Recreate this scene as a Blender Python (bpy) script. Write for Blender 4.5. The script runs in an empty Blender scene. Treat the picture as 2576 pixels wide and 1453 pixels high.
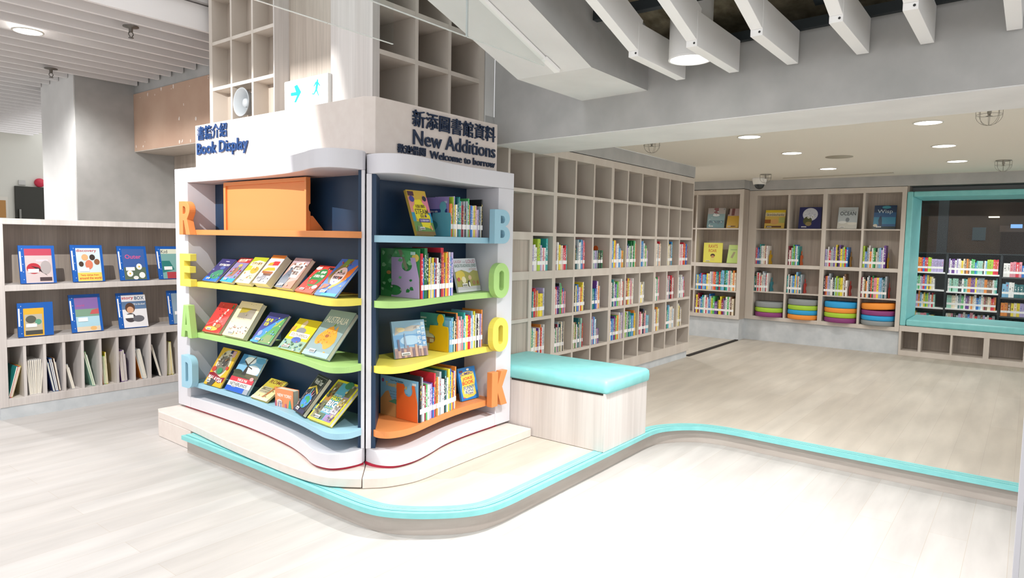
import bpy, bmesh, math, random
from mathutils import Vector, Matrix
random.seed(7)
C = bpy.context.scene.collection
S = bpy.context.scene

# ---------------------------------------------------------------- camera
FPX, YAW, PITCH, ROLL = 1684.82422, 0.65733534, 0.07272556, 0.01870595
CAM = Vector((0, 0, 1.34))
_f = Vector((math.cos(YAW)*math.cos(PITCH), math.sin(YAW)*math.cos(PITCH), -math.sin(PITCH)))
_r = _f.cross(Vector((0, 0, 1))).normalized(); _u = _r.cross(_f)
_r2 = _r*math.cos(ROLL) + _u*math.sin(ROLL); _u2 = -_r*math.sin(ROLL) + _u*math.cos(ROLL)
cam = bpy.data.objects.new('camera', bpy.data.cameras.new('camera')); C.objects.link(cam)
cam.data.sensor_width = 36.0; cam.data.lens = FPX*36.0/2576; cam.data.clip_start = .02
M3 = Matrix((_r2, _u2, -_f)).transposed()
cam.matrix_world = Matrix.Translation(CAM) @ M3.to_4x4()
S.camera = cam
def ray(x, y):
    return _r2*((x-1288)/FPX) + _u2*(-(y-726.5)/FPX) + _f
def on(ax, v, x, y):                       # a measured image point carried onto a real plane of the room
    i = 'xyz'.index(ax); d = ray(x, y); return CAM + d*((v-CAM[i])/d[i])
def px_of(p):
    q = Vector(p)-CAM; w = q.dot(_f)
    return (q.dot(_r2)/w*FPX+1288, -q.dot(_u2)/w*FPX+726.5, w)

# ---------------------------------------------------------------- render look, world, lamps
S.view_settings.view_transform = 'Standard'; S.view_settings.look = 'None'
S.view_settings.gamma = 1; S.view_settings.exposure = 0.32; S.view_settings.use_curve_mapping = False
try:
    S.cycles.use_denoising = True
    S.cycles.max_bounces = 8; S.cycles.diffuse_bounces = 4; S.cycles.glossy_bounces = 3; S.cycles.transparent_max_bounces = 8
    S.cycles.sample_clamp_indirect = 6; S.cycles.caustics_reflective = False; S.cycles.caustics_refractive = False
except Exception: pass
W = bpy.data.worlds.new('room_light'); S.world = W; W.use_nodes = True
W.node_tree.nodes['Background'].inputs[0].default_value = (.975, .985, 1, 1)
W.node_tree.nodes['Background'].inputs[1].default_value = 1.22
def lamp(name, kind, loc, power, target=None, size=.1, spot=None, blend=.5, col=(1, .985, .965)):
    L = bpy.data.lights.new(name, kind); L.energy = power; L.color = col
    if kind == 'SPOT': L.spot_size = spot; L.spot_blend = blend; L.shadow_soft_size = size
    elif kind == 'AREA': L.shape = 'DISK'; L.size = size
    else: L.shadow_soft_size = size
    o = bpy.data.objects.new(name, L); C.objects.link(o); o.location = loc
    d = (Vector(target)-Vector(loc)) if target else Vector((0, 0, -1))
    o.rotation_euler = d.to_track_quat('-Z', 'Y').to_euler(); o['kind'] = 'helper'
    return o
R_ = math.radians
#LIGHTS
LS = Vector((.79, 3.94, 2.65))
lamp('display_spotlight', 'SPOT', LS, 190, (2.2, 3.6, .9), .004, R_(140), .3)
lamp('pendant_light_bulb', 'SPOT', (3.0, 1.30, 2.17), 210, None, .07, R_(115), .8)
lamp('pendant_light_bulb', 'SPOT', (1.5, .7, 2.55), 190, (2.3, 1.0, 0), .08, R_(100), .9)
lamp('ceiling_light_bulb', 'SPOT', (1.73, 5.0, 2.72), 40, None, .08, R_(150), .6)
lamp('ceiling_light_bulb', 'SPOT', (1.1, 8.2, 2.72), 150, None, .1, R_(150), .6)
lamp('ceiling_light_bulb', 'SPOT', (2.0, 6.5, 2.70), 60, None, .1, R_(150), .6)
DLS = [(5.12, 1.725), (6.2, 1.71), (7.62, 1.73), (5.11, .575), (6.33, .594), (7.49, .591)]
for x, y in DLS: lamp('ceiling_light_bulb', 'SPOT', (x, y, 2.14), 40, None, .09, R_(160), .8)
lamp('ceiling_light_bulb', 'SPOT', (7.6, 3.7, 2.14), 60, None, .09, R_(150), .8)
lamp('rack_light_bulb', 'AREA', (10.15, .5, 2.25), 30, (10.9, .5, .7), .5)

# ---------------------------------------------------------------- materials
def lin(c):
    if isinstance(c, str):
        c = c.lstrip('#'); c = [int(c[i:i+2], 16)/255 for i in (0, 2, 4)]
    return tuple(x/12.92 if x <= .04045 else ((x+.055)/1.055)**2.4 for x in c[:3])+(1,)
MATS = {}
def flat(col, rough=.5, metal=0, name=None, spec=.4, emit=0):
    k = (col, rough, metal, emit)
    if k in MATS: return MATS[k]
    m = bpy.data.materials.new(name or 'paint_'+str(col).strip('#')); m.use_nodes = True
    b = m.node_tree.nodes['Principled BSDF']
    b.inputs['Base Color'].default_value = lin(col); b.inputs['Roughness'].default_value = rough
    b.inputs['Metallic'].default_value = metal; b.inputs['Specular IOR Level'].default_value = spec
    if emit:
        b.inputs['Emission Color'].default_value = lin(col); b.inputs['Emission Strength'].default_value = emit
    MATS[k] = m; return m
def noisy(name, c1, c2, scale, rough=.6, detail=4, stops=(.35, .65), bump=0, spec=.4, fine=None):
    m = bpy.data.materials.new(name); m.use_nodes = True; t = m.node_tree; n = t.nodes; b = n['Principled BSDF']
    tc = n.new('ShaderNodeTexCoord'); mp = n.new('ShaderNodeMapping'); mp.inputs['Scale'].default_value = scale
    nz = n.new('ShaderNodeTexNoise'); nz.inputs['Scale'].default_value = 1; nz.inputs['Detail'].default_value = detail
    cr = n.new('ShaderNodeValToRGB'); cr.color_ramp.elements[0].position = stops[0]; cr.color_ramp.elements[1].position = stops[1]
    cr.color_ramp.elements[0].color = lin(c1); cr.color_ramp.elements[1].color = lin(c2)
    t.links.new(tc.outputs['Object'], mp.inputs[0]); t.links.new(mp.outputs[0], nz.inputs['Vector'])
    t.links.new(nz.outputs['Fac'], cr.inputs[0]); out = cr.outputs[0]
    if fine:
        mp2 = n.new('ShaderNodeMapping'); mp2.inputs['Scale'].default_value = fine[0]
        nz2 = n.new('ShaderNodeTexNoise'); nz2.inputs['Scale'].default_value = 1; nz2.inputs['Detail'].default_value = 3
        mr = n.new('ShaderNodeMapRange'); mr.inputs['From Min'].default_value = .3; mr.inputs['From Max'].default_value = .7
        mr.inputs['To Min'].default_value = 1-fine[1]; mr.inputs['To Max'].default_value = 1+fine[1]*.5
        mx = n.new('ShaderNodeMix'); mx.data_type = 'RGBA'; mx.blend_type = 'MULTIPLY'; mx.inputs[0].default_value = 1
        t.links.new(tc.outputs['Object'], mp2.inputs[0]); t.links.new(mp2.outputs[0], nz2.inputs['Vector'])
        t.links.new(nz2.outputs['Fac'], mr.inputs[0]); t.links.new(out, mx.inputs[6]); t.links.new(mr.outputs[0], mx.inputs[7]); out = mx.outputs[2]
    t.links.new(out, b.inputs['Base Color'])
    b.inputs['Roughness'].default_value = rough; b.inputs['Specular IOR Level'].default_value = spec
    if bump:
        bp = n.new('ShaderNodeBump'); bp.inputs['Strength'].default_value = bump; bp.inputs['Distance'].default_value = .01
        t.links.new(nz.outputs['Fac'], bp.inputs['Height']); t.links.new(bp.outputs[0], b.inputs['Normal'])
    return m
wood = noisy('pale_ash_laminate', '#a99c90', '#c0b4a8', (9, 9, .45), .5, 3, (.32, .68), fine=((90, 90, 2.2), .16))
wood_trim = noisy('pale_ash_edging', '#c6bcb1', '#d0c7bd', (9, 9, .6), .5, 2, (.3, .7))
wood_light = noisy('bleached_ash_laminate', '#c3bbb6', '#d6d0cc', (8, 8, .4), .5, 3, (.32, .68), fine=((90, 90, 2), .08))
concrete = noisy('grey_concrete_plaster', '#a9a9a7', '#b9b8b6', (5, 5, 5), .85, 6, (.3, .7), .05, .2)
concrete_soft = noisy('light_concrete_plaster', '#d6d5d3', '#e0dfdd', (4, 4, 4), .85, 6, (.3, .7), .03, .2)
rough_slab = noisy('raw_concrete_slab', '#57503f', '#857c69', (14, 14, 14), .95, 8, (.3, .7), .5, .1)
kick_mat = noisy('grey_plaster_kick', '#bdc2c5', '#cfd2d4', (9, 9, 9), .8, 5, (.3, .7))
teal_mat = noisy('teal_vinyl', '#7cc4c4', '#86cccc', (14, 14, 14), .42, 2, (.3, .7))
teal_dark = flat('#3e9aa0', .4)
def plank_floor(name, c1, c2, rough):
    m = bpy.data.materials.new(name); m.use_nodes = True; t = m.node_tree; n = t.nodes; b = n['Principled BSDF']
    tc = n.new('ShaderNodeTexCoord')
    br = n.new('ShaderNodeTexBrick'); br.offset = .37; br.inputs['Scale'].default_value = 1; br.inputs['Mortar Size'].default_value = .001
    br.inputs['Brick Width'].default_value = 1.22; br.inputs['Row Height'].default_value = .152
    br.inputs['Color1'].default_value = lin(c1); br.inputs['Color2'].default_value = lin(c2); br.inputs['Mortar'].default_value = lin('#b5aa9f')
    mp = n.new('ShaderNodeMapping'); mp.inputs['Scale'].default_value = (1.6, 9, 1)
    nz = n.new('ShaderNodeTexNoise'); nz.inputs['Scale'].default_value = 1; nz.inputs['Detail'].default_value = 5
    mr = n.new('ShaderNodeMapRange'); mr.inputs['From Min'].default_value = .3; mr.inputs['From Max'].default_value = .7
    mr.inputs['To Min'].default_value = .86; mr.inputs['To Max'].default_value = 1.06
    mx = n.new('ShaderNodeMix'); mx.data_type = 'RGBA'; mx.blend_type = 'MULTIPLY'; mx.inputs[0].default_value = 1
    t.links.new(tc.outputs['Object'], br.inputs['Vector']); t.links.new(tc.outputs['Object'], mp.inputs[0]); t.links.new(mp.outputs[0], nz.inputs['Vector'])
    t.links.new(nz.outputs['Fac'], mr.inputs[0]); t.links.new(br.outputs['Color'], mx.inputs[6]); t.links.new(mr.outputs[0], mx.inputs[7])
    t.links.new(mx.outputs[2], b.inputs['Base Color']); b.inputs['Roughness'].default_value = rough; b.inputs['Specular IOR Level'].default_value = .35
    return m
floor_mat = plank_floor('pale_oak_vinyl_planks', '#c4c0bd', '#bcb7b3', .45)
floor_up = plank_floor('pale_oak_vinyl_planks_dim_lit', '#c6beb2', '#bfb6a9', .48)  # same planks as the lower floor, weaker light there put into the colour
riser_mat = noisy('oak_riser', '#aca29a', '#bab1a9', (3, 3, 22), .5, 4, (.3, .7))
white_mat = flat('#d3d1d6', .35, name='white_lacquer')
baffle_white = flat('#f2f1ef', .45, name='white_powder_coat')
beige_mat = noisy('beige_laminate', '#d9cdc5', '#ddd2ca', (20, 20, 20), .5, 2)
navy_mat = flat('#1d3550', .45, name='navy_laminate')
orange_mat = flat('#da8a50', .42, name='orange_lacquer'); yellow_mat = flat('#e6d65c', .42, name='yellow_lacquer')
green_mat = flat('#a6cc7c', .42, name='lime_green_lacquer'); blue_mat = flat('#98c2d4', .42, name='sky_blue_lacquer')
black_mat = flat('#20272a', .5, name='dark_metal'); steel = flat('#8a8a86', .35, .9, name='brushed_steel')
dark_gap = flat('#2a2520', .8, name='shadow_gap'); cream_ceil = flat('#e6e1d6', .9, name='cream_ceiling_paint')
page_mat = flat('#e6dfcf', .8, name='paper'); label_mat = flat('#f0eeec', .5, name='white_label_tape'); ink = flat('#333333', .6)
lamp_face = flat('#fffdf8', .5, emit=6, name='lit_lamp_diffuser')
slat_mat = flat('#e9e6e5', .6, name='white_slat'); slat_back = flat('#b9b6b5', .8, name='grey_ceiling_void')
glass = bpy.data.materials.new('clear_glass'); glass.use_nodes = True
_n = glass.node_tree.nodes; _l = glass.node_tree.links; _n.clear()
_o = _n.new('ShaderNodeOutputMaterial'); _t = _n.new('ShaderNodeBsdfTransparent'); _g = _n.new('ShaderNodeBsdfGlossy'); _x = _n.new('ShaderNodeMixShader')
_t.inputs[0].default_value = (.97, .985, .98, 1); _g.inputs['Roughness'].default_value = .02; _x.inputs[0].default_value = .012
_l.new(_t.outputs[0], _x.inputs[1]); _l.new(_g.outputs[0], _x.inputs[2]); _l.new(_x.outputs[0], _o.inputs[0])
# printed spines: body colour from the book's own colour attribute, title marks from its UV
spine_mat = bpy.data.materials.new('printed_book_cover'); spine_mat.use_nodes = True
_t = spine_mat.node_tree; _n = _t.nodes; _b = _n['Principled BSDF']; _b.inputs['Roughness'].default_value = .4
_a = _n.new('ShaderNodeAttribute'); _a.attribute_name = 'col'; _a2 = _n.new('ShaderNodeAttribute'); _a2.attribute_name = 'ink'
_uv = _n.new('ShaderNodeUVMap'); _mp = _n.new('ShaderNodeMapping'); _mp.inputs['Scale'].default_value = (2.2, 22, 1)
_nz = _n.new('ShaderNodeTexNoise'); _nz.inputs['Scale'].default_value = 1; _nz.inputs['Detail'].default_value = 2
_gt = _n.new('ShaderNodeMath'); _gt.operation = 'GREATER_THAN'; _gt.inputs[1].default_value = .54
_sp = _n.new('ShaderNodeSeparateXYZ'); _fr = _n.new('ShaderNodeMath'); _fr.operation = 'FRACT'; _fu = _n.new('ShaderNodeMath'); _fu.operation = 'FRACT'
_c1 = _n.new('ShaderNodeMath'); _c1.operation = 'COMPARE'; _c1.inputs[1].default_value = .62; _c1.inputs[2].default_value = .25
_c2 = _n.new('ShaderNodeMath'); _c2.operation = 'COMPARE'; _c2.inputs[1].default_value = .5; _c2.inputs[2].default_value = .24
_m1 = _n.new('ShaderNodeMath'); _m1.operation = 'MULTIPLY'; _m2 = _n.new('ShaderNodeMath'); _m2.operation = 'MULTIPLY'
_mx = _n.new('ShaderNodeMix'); _mx.data_type = 'RGBA'
for a, b in ((_uv.outputs[0], _mp.inputs[0]), (_mp.outputs[0], _nz.inputs['Vector']), (_nz.outputs['Fac'], _gt.inputs[0]), (_uv.outputs[0], _sp.inputs[0]),
             (_sp.outputs[1], _fr.inputs[0]), (_sp.outputs[0], _fu.inputs[0]), (_fr.outputs[0], _c1.inputs[0]), (_fu.outputs[0], _c2.inputs[0]), (_c1.outputs[0], _m1.inputs[0]),
             (_c2.outputs[0], _m1.inputs[1]), (_m1.outputs[0], _m2.inputs[0]), (_gt.outputs[0], _m2.inputs[1]), (_m2.outputs[0], _mx.inputs[0]),
             (_a.outputs['Color'], _mx.inputs[6]), (_a2.outputs['Color'], _mx.inputs[7]), (_mx.outputs[2], _b.inputs['Base Color'])): _t.links.new(a, b)

# ---------------------------------------------------------------- mesh helpers
class MB:
    def __init__(s): s.v = []; s.f = []; s.m = []; s.mats = []; s.sm = []
    def mi(s, m):
        if m not in s.mats: s.mats.append(m)
        return s.mats.index(m)
    def face(s, pts, m, smooth=False):
        b = len(s.v); s.v += [tuple(p) for p in pts]; s.f.append(tuple(range(b, b+len(pts)))); s.m.append(s.mi(m)); s.sm.append(smooth)
    def mesh(s, vs, fs, m, smooth=False):
        b = len(s.v); s.v += [tuple(p) for p in vs]; k = s.mi(m)
        for f in fs: s.f.append(tuple(i+b for i in f)); s.m.append(k); s.sm.append(smooth)
        return s
    def box(s, x0, x1, y0, y1, z0, z1, m):
        x0, x1 = sorted((x0, x1)); y0, y1 = sorted((y0, y1)); z0, z1 = sorted((z0, z1))
        v = [(x0, y0, z0), (x1, y0, z0), (x1, y1, z0), (x0, y1, z0), (x0, y0, z1), (x1, y0, z1), (x1, y1, z1), (x0, y1, z1)]
        return s.mesh(v, [(0, 3, 2, 1), (4, 5, 6, 7), (0, 1, 5, 4), (1, 2, 6, 5), (2, 3, 7, 6), (3, 0, 4, 7)], m)
    def obox(s, O, A, B, D, m):             # box from a corner and three edge vectors
        O, A, B, D = map(Vector, (O, A, B, D)); v = [O, O+A, O+A+B, O+B]; v += [p+D for p in v]
        f = [(0, 3, 2, 1), (4, 5, 6, 7), (0, 1, 5, 4), (1, 2, 6, 5), (2, 3, 7, 6), (3, 0, 4, 7)]
        if A.cross(B).dot(D) < 0: f = [tuple(reversed(q)) for q in f]
        return s.mesh(v, f, m)
    def prism(s, poly, z0, z1, m, mside=None, smooth=False):
        a = sum(poly[i][0]*poly[(i+1) % len(poly)][1]-poly[(i+1) % len(poly)][0]*poly[i][1] for i in range(len(poly)))
        if a < 0: poly = poly[::-1]
        n = len(poly); v = [(p[0], p[1], z0) for p in poly]+[(p[0], p[1], z1) for p in poly]
        s.mesh(v, [tuple(range(n-1, -1, -1)), tuple(range(n, 2*n))], m)
        return s.mesh(v, [(i, (i+1) % n, n+(i+1) % n, n+i) for i in range(n)], mside or m, smooth)
    def tube(s, pts, r, m, seg=8):
        pts = [Vector(p) for p in pts]; rings = []
        for i, p in enumerate(pts):
            d = (pts[min(i+1, len(pts)-1)]-pts[max(i-1, 0)]).normalized()
            a = d.orthogonal().normalized() if i == 0 else (rings_a - d*rings_a.dot(d)).normalized()
            rings_a = a; b = d.cross(a)
            rings.append([p+a*(r*math.cos(2*math.pi*k/seg))+b*(r*math.sin(2*math.pi*k/seg)) for k in range(seg)])
        v = [q for rg in rings for q in rg]; f = []
        for i in range(len(pts)-1):
            for k in range(seg): f.append((i*seg+k, i*seg+(k+1) % seg, (i+1)*seg+(k+1) % seg, (i+1)*seg+k))
        f += [tuple(range(seg-1, -1, -1)), tuple((len(pts)-1)*seg+k for k in range(seg))]
        return s.mesh(v, f, m, True)
    def lathe(s, prof, c, m, seg=32, axis='z'):
        v = []; f = []
        for (r, h) in prof:
            for k in range(seg):
                a = 2*math.pi*k/seg; p = (r*math.cos(a), r*math.sin(a), h)
                if axis == 'x': p = (p[2], p[0], p[1])
                v.append((c[0]+p[0], c[1]+p[1], c[2]+p[2]))
        for i in range(len(prof)-1):
            for k in range(seg): f.append((i*seg+k, i*seg+(k+1) % seg, (i+1)*seg+(k+1) % seg, (i+1)*seg+k))
        return s.mesh(v, f, m, True)
    def build(s, name, parent=None, bevel=0, recalc=True):
        me = bpy.data.meshes.new(name); me.from_pydata(s.v, [], s.f)
        for m in s.mats: me.materials.append(m)
        me.polygons.foreach_set('material_index', s.m); me.polygons.foreach_set('use_smooth', s.sm); me.update()
        if recalc:
            bm = bmesh.new(); bm.from_mesh(me); bmesh.ops.remove_doubles(bm, verts=bm.verts, dist=1e-5)
            bmesh.ops.recalc_face_normals(bm, faces=bm.faces); bm.to_mesh(me); bm.free()
        o = bpy.data.objects.new(name, me); C.objects.link(o)
        if parent: adopt(o, parent)
        if bevel:
            b = o.modifiers.new('edge_bevel', 'BEVEL'); b.width = bevel; b.segments = 2; b.limit_method = 'ANGLE'; b.angle_limit = R_(40); b.harden_normals = False
        return o
def adopt(o, parent):
    o.parent = parent; o.matrix_parent_inverse = Matrix.Translation(-abs_loc(parent))
def abs_loc(o):
    l = o.location.copy(); q = o
    return l
def thing(name, label, cat, loc, group=None):
    o = bpy.data.objects.new(name, None); C.objects.link(o); o.location = loc; o.empty_display_size = .05
    o['label'] = label; o['category'] = cat
    if group: o['group'] = group
    return o
def tag(o, label, cat, group=None):
    o['label'] = label; o['category'] = cat
    if group: o['group'] = group
    return o
def structure(o): o['kind'] = 'structure'; return o
def cr(pts, n=6, closed=False):               # Catmull-Rom through plan points
    P = [Vector(p) for p in pts]; out = []
    for i in range(len(P)-1):
        a, b, c, d = P[max(i-1, 0)], P[i], P[i+1], P[min(i+2, len(P)-1)]
        for k in range(n):
            t = k/n
            out.append(tuple(.5*((2*b)+(c-a)*t+(2*a-5*b+4*c-d)*t*t+(3*b-a-3*c+d)*t**3)))
    out.append(tuple(P[-1])); return out
def outline_mesh(outer, holes, depth):         # flat outline with holes -> solid (verts, faces), thickness along +z
    cu = bpy.data.curves.new('outline', 'CURVE'); cu.dimensions = '2D'; cu.fill_mode = 'BOTH'; cu.extrude = depth/2
    for ring in [outer]+list(holes):
        sp = cu.splines.new('POLY'); sp.points.add(len(ring)-1); sp.use_cyclic_u = True
        for p, q in zip(sp.points, ring): p.co = (q[0], q[1], 0, 1)
    return _curve_mesh(cu, depth/2)
def _curve_mesh(cu, dz):
    o = bpy.data.objects.new('tmp_outline', cu); C.objects.link(o)
    me = bpy.data.meshes.new_from_object(o.evaluated_get(bpy.context.evaluated_depsgraph_get()))
    v = [(p.co.x, p.co.y, p.co.z+dz) for p in me.vertices]; f = [tuple(p.vertices) for p in me.polygons]
    bpy.data.objects.remove(o); bpy.data.meshes.remove(me); bpy.data.curves.remove(cu)
    return v, f
TXT = {}
def text_mesh(s, bold=0, depth=0):
    k = (s, bold, depth)
    if k not in TXT:
        cu = bpy.data.curves.new('lettering', 'FONT'); cu.body = s; cu.offset = bold; cu.extrude = depth/2; cu.resolution_u = 3; cu.space_character = 1+bold
        cu.align_x = 'LEFT'; v, f = _curve_mesh(cu, depth/2)
        xs = [p[0] for p in v] or [0, 1]; ys = [p[1] for p in v] or [0, 1]
        TXT[k] = (v, f, (min(xs), max(xs), min(ys), max(ys)))
    return TXT[k]
def put(vs, O, U, V, N): return [O+U*p[0]+V*p[1]+N*p[2] for p in vs]
def arc(cx, cy, rx, ry, a0, a1, n=10): return [(cx+rx*math.cos(R_(a0+(a1-a0)*i/n)), cy+ry*math.sin(R_(a0+(a1-a0)*i/n))) for i in range(n+1)]

# ================================================================ THE SETTING
H = .115
STEP = [(1.985, 4.03), (1.985, 3.6), (1.985, 3.1), (1.982, 2.72), (1.979, 2.5), (1.983, 2.34), (2.008, 2.238), (2.067, 2.139), (2.139, 2.054), (2.223, 1.979), (2.319, 1.93),
        (2.45, 1.913), (2.6, 1.913), (2.9, 1.914), (3.3, 1.915), (3.7, 1.918), (3.944, 1.917), (4.078, 1.893), (4.2, 1.82), (4.29, 1.72), (4.336, 1.6), (4.347, 1.45), (4.342, 1.25), (4.328, .8), (4.32, .2), (4.322, -1), (4.325, -3)]
SP = cr(STEP, 5)
m = MB(); m.box(-5, 10, -5, 13, -.1, 0, floor_mat); structure(m.build('floor'))
m = MB(); m.prism(SP+[(9.6, -3), (9.6, 6), (3.0, 6), (3.0, 4.03)], .0005, H, floor_up, riser_mat); structure(m.build('floor_raised'))
def offset(path, d):
    out = []
    for i, p in enumerate(path):
        a = Vector(path[max(i-1, 0)]); b = Vector(path[min(i+1, len(path)-1)]); t = (b-a).normalized()
        out.append((p[0]+t.y*d, p[1]-t.x*d))
    return out
PROF = [(.036, H-.024), (.036, H+.001), (.014, H+.001), (.014, H-.001), (.009, H-.001), (.009, H+.001), (-.016, H+.001), (-.016, H-.001), (-.021, H-.001), (-.021, H+.001), (-.05, H+.001), (-.05, H-.02)]
m = MB(); rings = [offset(SP, d) for d, z in PROF]
for j in range(len(PROF)):
    k = (j+1) % len(PROF); za, zb = PROF[j][1], PROF[k][1]
    mm = teal_dark if j in (3, 7, 2, 4, 6, 8) else teal_mat
    for i in range(len(SP)-1):
        a, b = rings[j], rings[k]
        m.face([(a[i][0], a[i][1], za), (a[i+1][0], a[i+1][1], za), (b[i+1][0], b[i+1][1], zb), (b[i][0], b[i][1], zb)], mm)
structure(m.build('trim_1'))
m = MB(); m.obox((6.90, 2.872, H), (1.60, .02, 0), (-.0006, .045, 0), (0, 0, .012), dark_gap); structure(m.build('trim_2', bevel=.003))

# big concrete beam with its soffit, slightly skewed to the room
bx = lambda y: 3.25+.083*y
ZS = 1.972
m = MB()
m.prism([(bx(-3), -3), (bx(1.75), 1.75), (3.86, 1.75), (3.74, -.2), (3.5, -3)], ZS, 2.37, concrete); m.prism([(bx(1.75), 1.75), (bx(2.868), 2.868), (4.02, 2.868), (3.86, 1.75)], ZS, 3.2, concrete)
structure(m.build('beam'))
# soffit is smoother and paler
m = MB(); m.prism([(bx(-3)+.001, -3), (bx(2.866)+.001, 2.866), (4.018, 2.866), (3.738, -.2), (3.498, -3)], ZS-.006, ZS-.0005, concrete_soft); structure(m.build('beam_soffit'))
# dropped beam, level then rising towards the viewer
m = MB(); ya, yb = 1.708, 2.15; zd = 2.168; xk = 2.80; xe = -1.2; SL = .32
up = lambda x: zd+SL*(xk-x)
side = [(3.46, zd), (xk, zd), (xe, up(xe)), (xe, up(xe)+.9), (3.46, up(xe)+.9)]
m.mesh([(x, ya, z) for x, z in side]+[(x, yb, z) for x, z in side], [(0, 1, 2, 3, 4), (9, 8, 7, 6, 5), (2, 7, 8, 3), (3, 8, 9, 4), (0, 4, 9, 5)], concrete)
m.mesh([(x, ya, z) for x, z in side]+[(x, yb, z) for x, z in side], [(0, 5, 6, 1), (1, 6, 7, 2)], concrete_soft)
structure(m.build('beam_dropped'))
# rough slab following the same slope above the baffles
m = MB(); zt = lambda x: 2.50+SL*(3.35-x)
m.mesh([(3.95, -3, zt(3.95)), (3.95, ya, zt(3.95)), (xe, ya, zt(xe)), (xe, -3, zt(xe)), (3.95, -3, zt(3.95)+.2), (3.95, ya, zt(3.95)+.2), (xe, ya, zt(xe)+.2), (xe, -3, zt(xe)+.2)],
       [(0, 1, 2, 3), (7, 6, 5, 4), (0, 4, 5, 1), (1, 5, 6, 2), (2, 6, 7, 3), (3, 7, 4, 0)], rough_slab)
structure(m.build('ceiling_slab'))
# low cream ceiling over the reading room
m = MB(); m.box(3.6, 9.6, -3, 2.868, 2.15, 2.25, cream_ceil); m.box(6.87, 9.6, 2.868, 6, 2.15, 2.25, cream_ceil); structure(m.build('ceiling'))
# slatted white ceiling
m = MB(); m.box(-3.2, 2.97, 4.6, 12, 2.93, 3.0, slat_back)
y = 4.64
while y < 11.9:
    x1 = 2.965 if y < 6.97 else (2.45 if y < 7.8 else 3.6)
    m.box(-3.2, x1, y, y+.030, 2.75, 2.92, slat_mat); y += .2235
structure(m.build('ceiling_slats'))
# walls of the left background
m = MB(); m.box(2.465, 3.8, 6.98, 7.80, 0, 3.0, concrete); structure(m.build('wall_left'))
m = MB(); m.box(2.455, 2.464, 6.985, 7.80, 0, 2.9, concrete_soft); structure(m.build('column'))  # paler sheet on the wall's lamp-lit face, its brightness put into the colour
m = MB(); m.box(-3.3, 5, 11.9, 12.05, 0, 3.0, flat('#d9d8cf', .85, name='offwhite_paint')); structure(m.build('wall_back'))
pat = noisy('tan_board_with_filler', '#bd9d88', '#c6a893', (3, 3, 3), .8, 4)
m = MB(); m.box(2.97, 3.5, 4.4, 6.978, 2.135, 2.68, pat); m.box(2.98, 3.5, 4.4, 6.978, 2.685, 3.0, concrete)
rr = random.Random(3)
for k in range(34):                          # spots of white filler on the board
    yy = rr.uniform(5.1, 6.95); zz = rr.choice([rr.uniform(2.14, 2.67), rr.uniform(2.62, 2.675), rr.uniform(2.14, 2.17)]); s_ = rr.uniform(.006, .02)
    m.face([(2.9685, yy+s_*.8*math.cos(a)*rr.uniform(.6, 1.3), min(2.678, zz+s_*math.sin(a)*rr.uniform(.7, 1.4))) for a in [i*math.pi/4 for i in range(8)]], flat('#e6d9cf', .8))
m.box(2.972, 3.5, 4.4, 6.978, 2.128, 2.1345, wood_trim); structure(m.build('wall_bulkhead'))
m = MB(); m.box(3.35, 3.5, 4.58, 6.975, 0, 2.127, wood); structure(m.build('wall_panelled'))

# reading-room kick walls, headers
m = MB(); m.box(3.40, 6.845, 2.885, 3.2, H, .186, kick_mat); structure(m.build('baseboard_1'))
m = MB(); m.box(3.40, 6.87, 2.87, 3.2, 2.036, 2.15, concrete); m.box(3.40, 6.86, 2.88, 3.2, 2.030, 2.037, dark_gap); structure(m.build('wall_middle'))
m = MB(); m.box(8.53, 8.95, 2.905, 4.6, H, .382, kick_mat); m.box(8.73, 8.95, 1.135, 2.905, H, .382, kick_mat); structure(m.build('baseboard_2'))
m = MB(); m.box(8.50, 9.0, 2.897, 4.6, 2.043, 2.15, concrete); m.box(8.70, 9.0, -1.6, 2.897, 2.03, 2.15, concrete)
m.box(8.51, 9.0, 2.905, 4.6, 2.037, 2.0435, dark_gap); structure(m.build('wall_far'))
m = MB(); m.box(8.95, 9.05, 1.135, 4.6, H, 2.15, wood); m.box(8.72, 9.05, 1.12, 1.135, H, 2.03, wood); structure(m.build('wall_shelf_back'))

# core of the column between the two tall shelf towers
m = MB(); m.box(2.56, 3.38, 3.232, 4.57, 0, 3.2, wood); structure(m.build('wall_column'))
m = MB(); m.box(3.3855, 3.3915, 2.90, 3.2, 0, 3.2, dark_gap); m.box(3.392, 3.49, 2.872, 3.2, 2.04, 3.2, concrete_soft); structure(m.build('wall_pier'))
# room beyond the window seat
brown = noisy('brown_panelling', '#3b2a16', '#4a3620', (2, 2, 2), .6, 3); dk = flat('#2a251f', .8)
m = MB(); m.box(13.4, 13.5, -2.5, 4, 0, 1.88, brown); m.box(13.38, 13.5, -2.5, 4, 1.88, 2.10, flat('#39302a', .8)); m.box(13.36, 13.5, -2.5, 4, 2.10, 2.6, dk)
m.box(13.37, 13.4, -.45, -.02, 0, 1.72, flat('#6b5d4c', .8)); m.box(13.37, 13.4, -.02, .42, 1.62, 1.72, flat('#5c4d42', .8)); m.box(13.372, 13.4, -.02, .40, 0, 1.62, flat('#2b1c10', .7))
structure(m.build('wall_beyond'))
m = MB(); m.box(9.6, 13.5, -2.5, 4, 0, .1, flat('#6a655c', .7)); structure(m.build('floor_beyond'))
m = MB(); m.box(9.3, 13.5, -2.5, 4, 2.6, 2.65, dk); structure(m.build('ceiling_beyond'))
m = MB(); m.box(12.1, 12.2, 1.02, 1.15, .1, 2.6, flat('#23292b', .6)); structure(m.build('column_beyond'))

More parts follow.
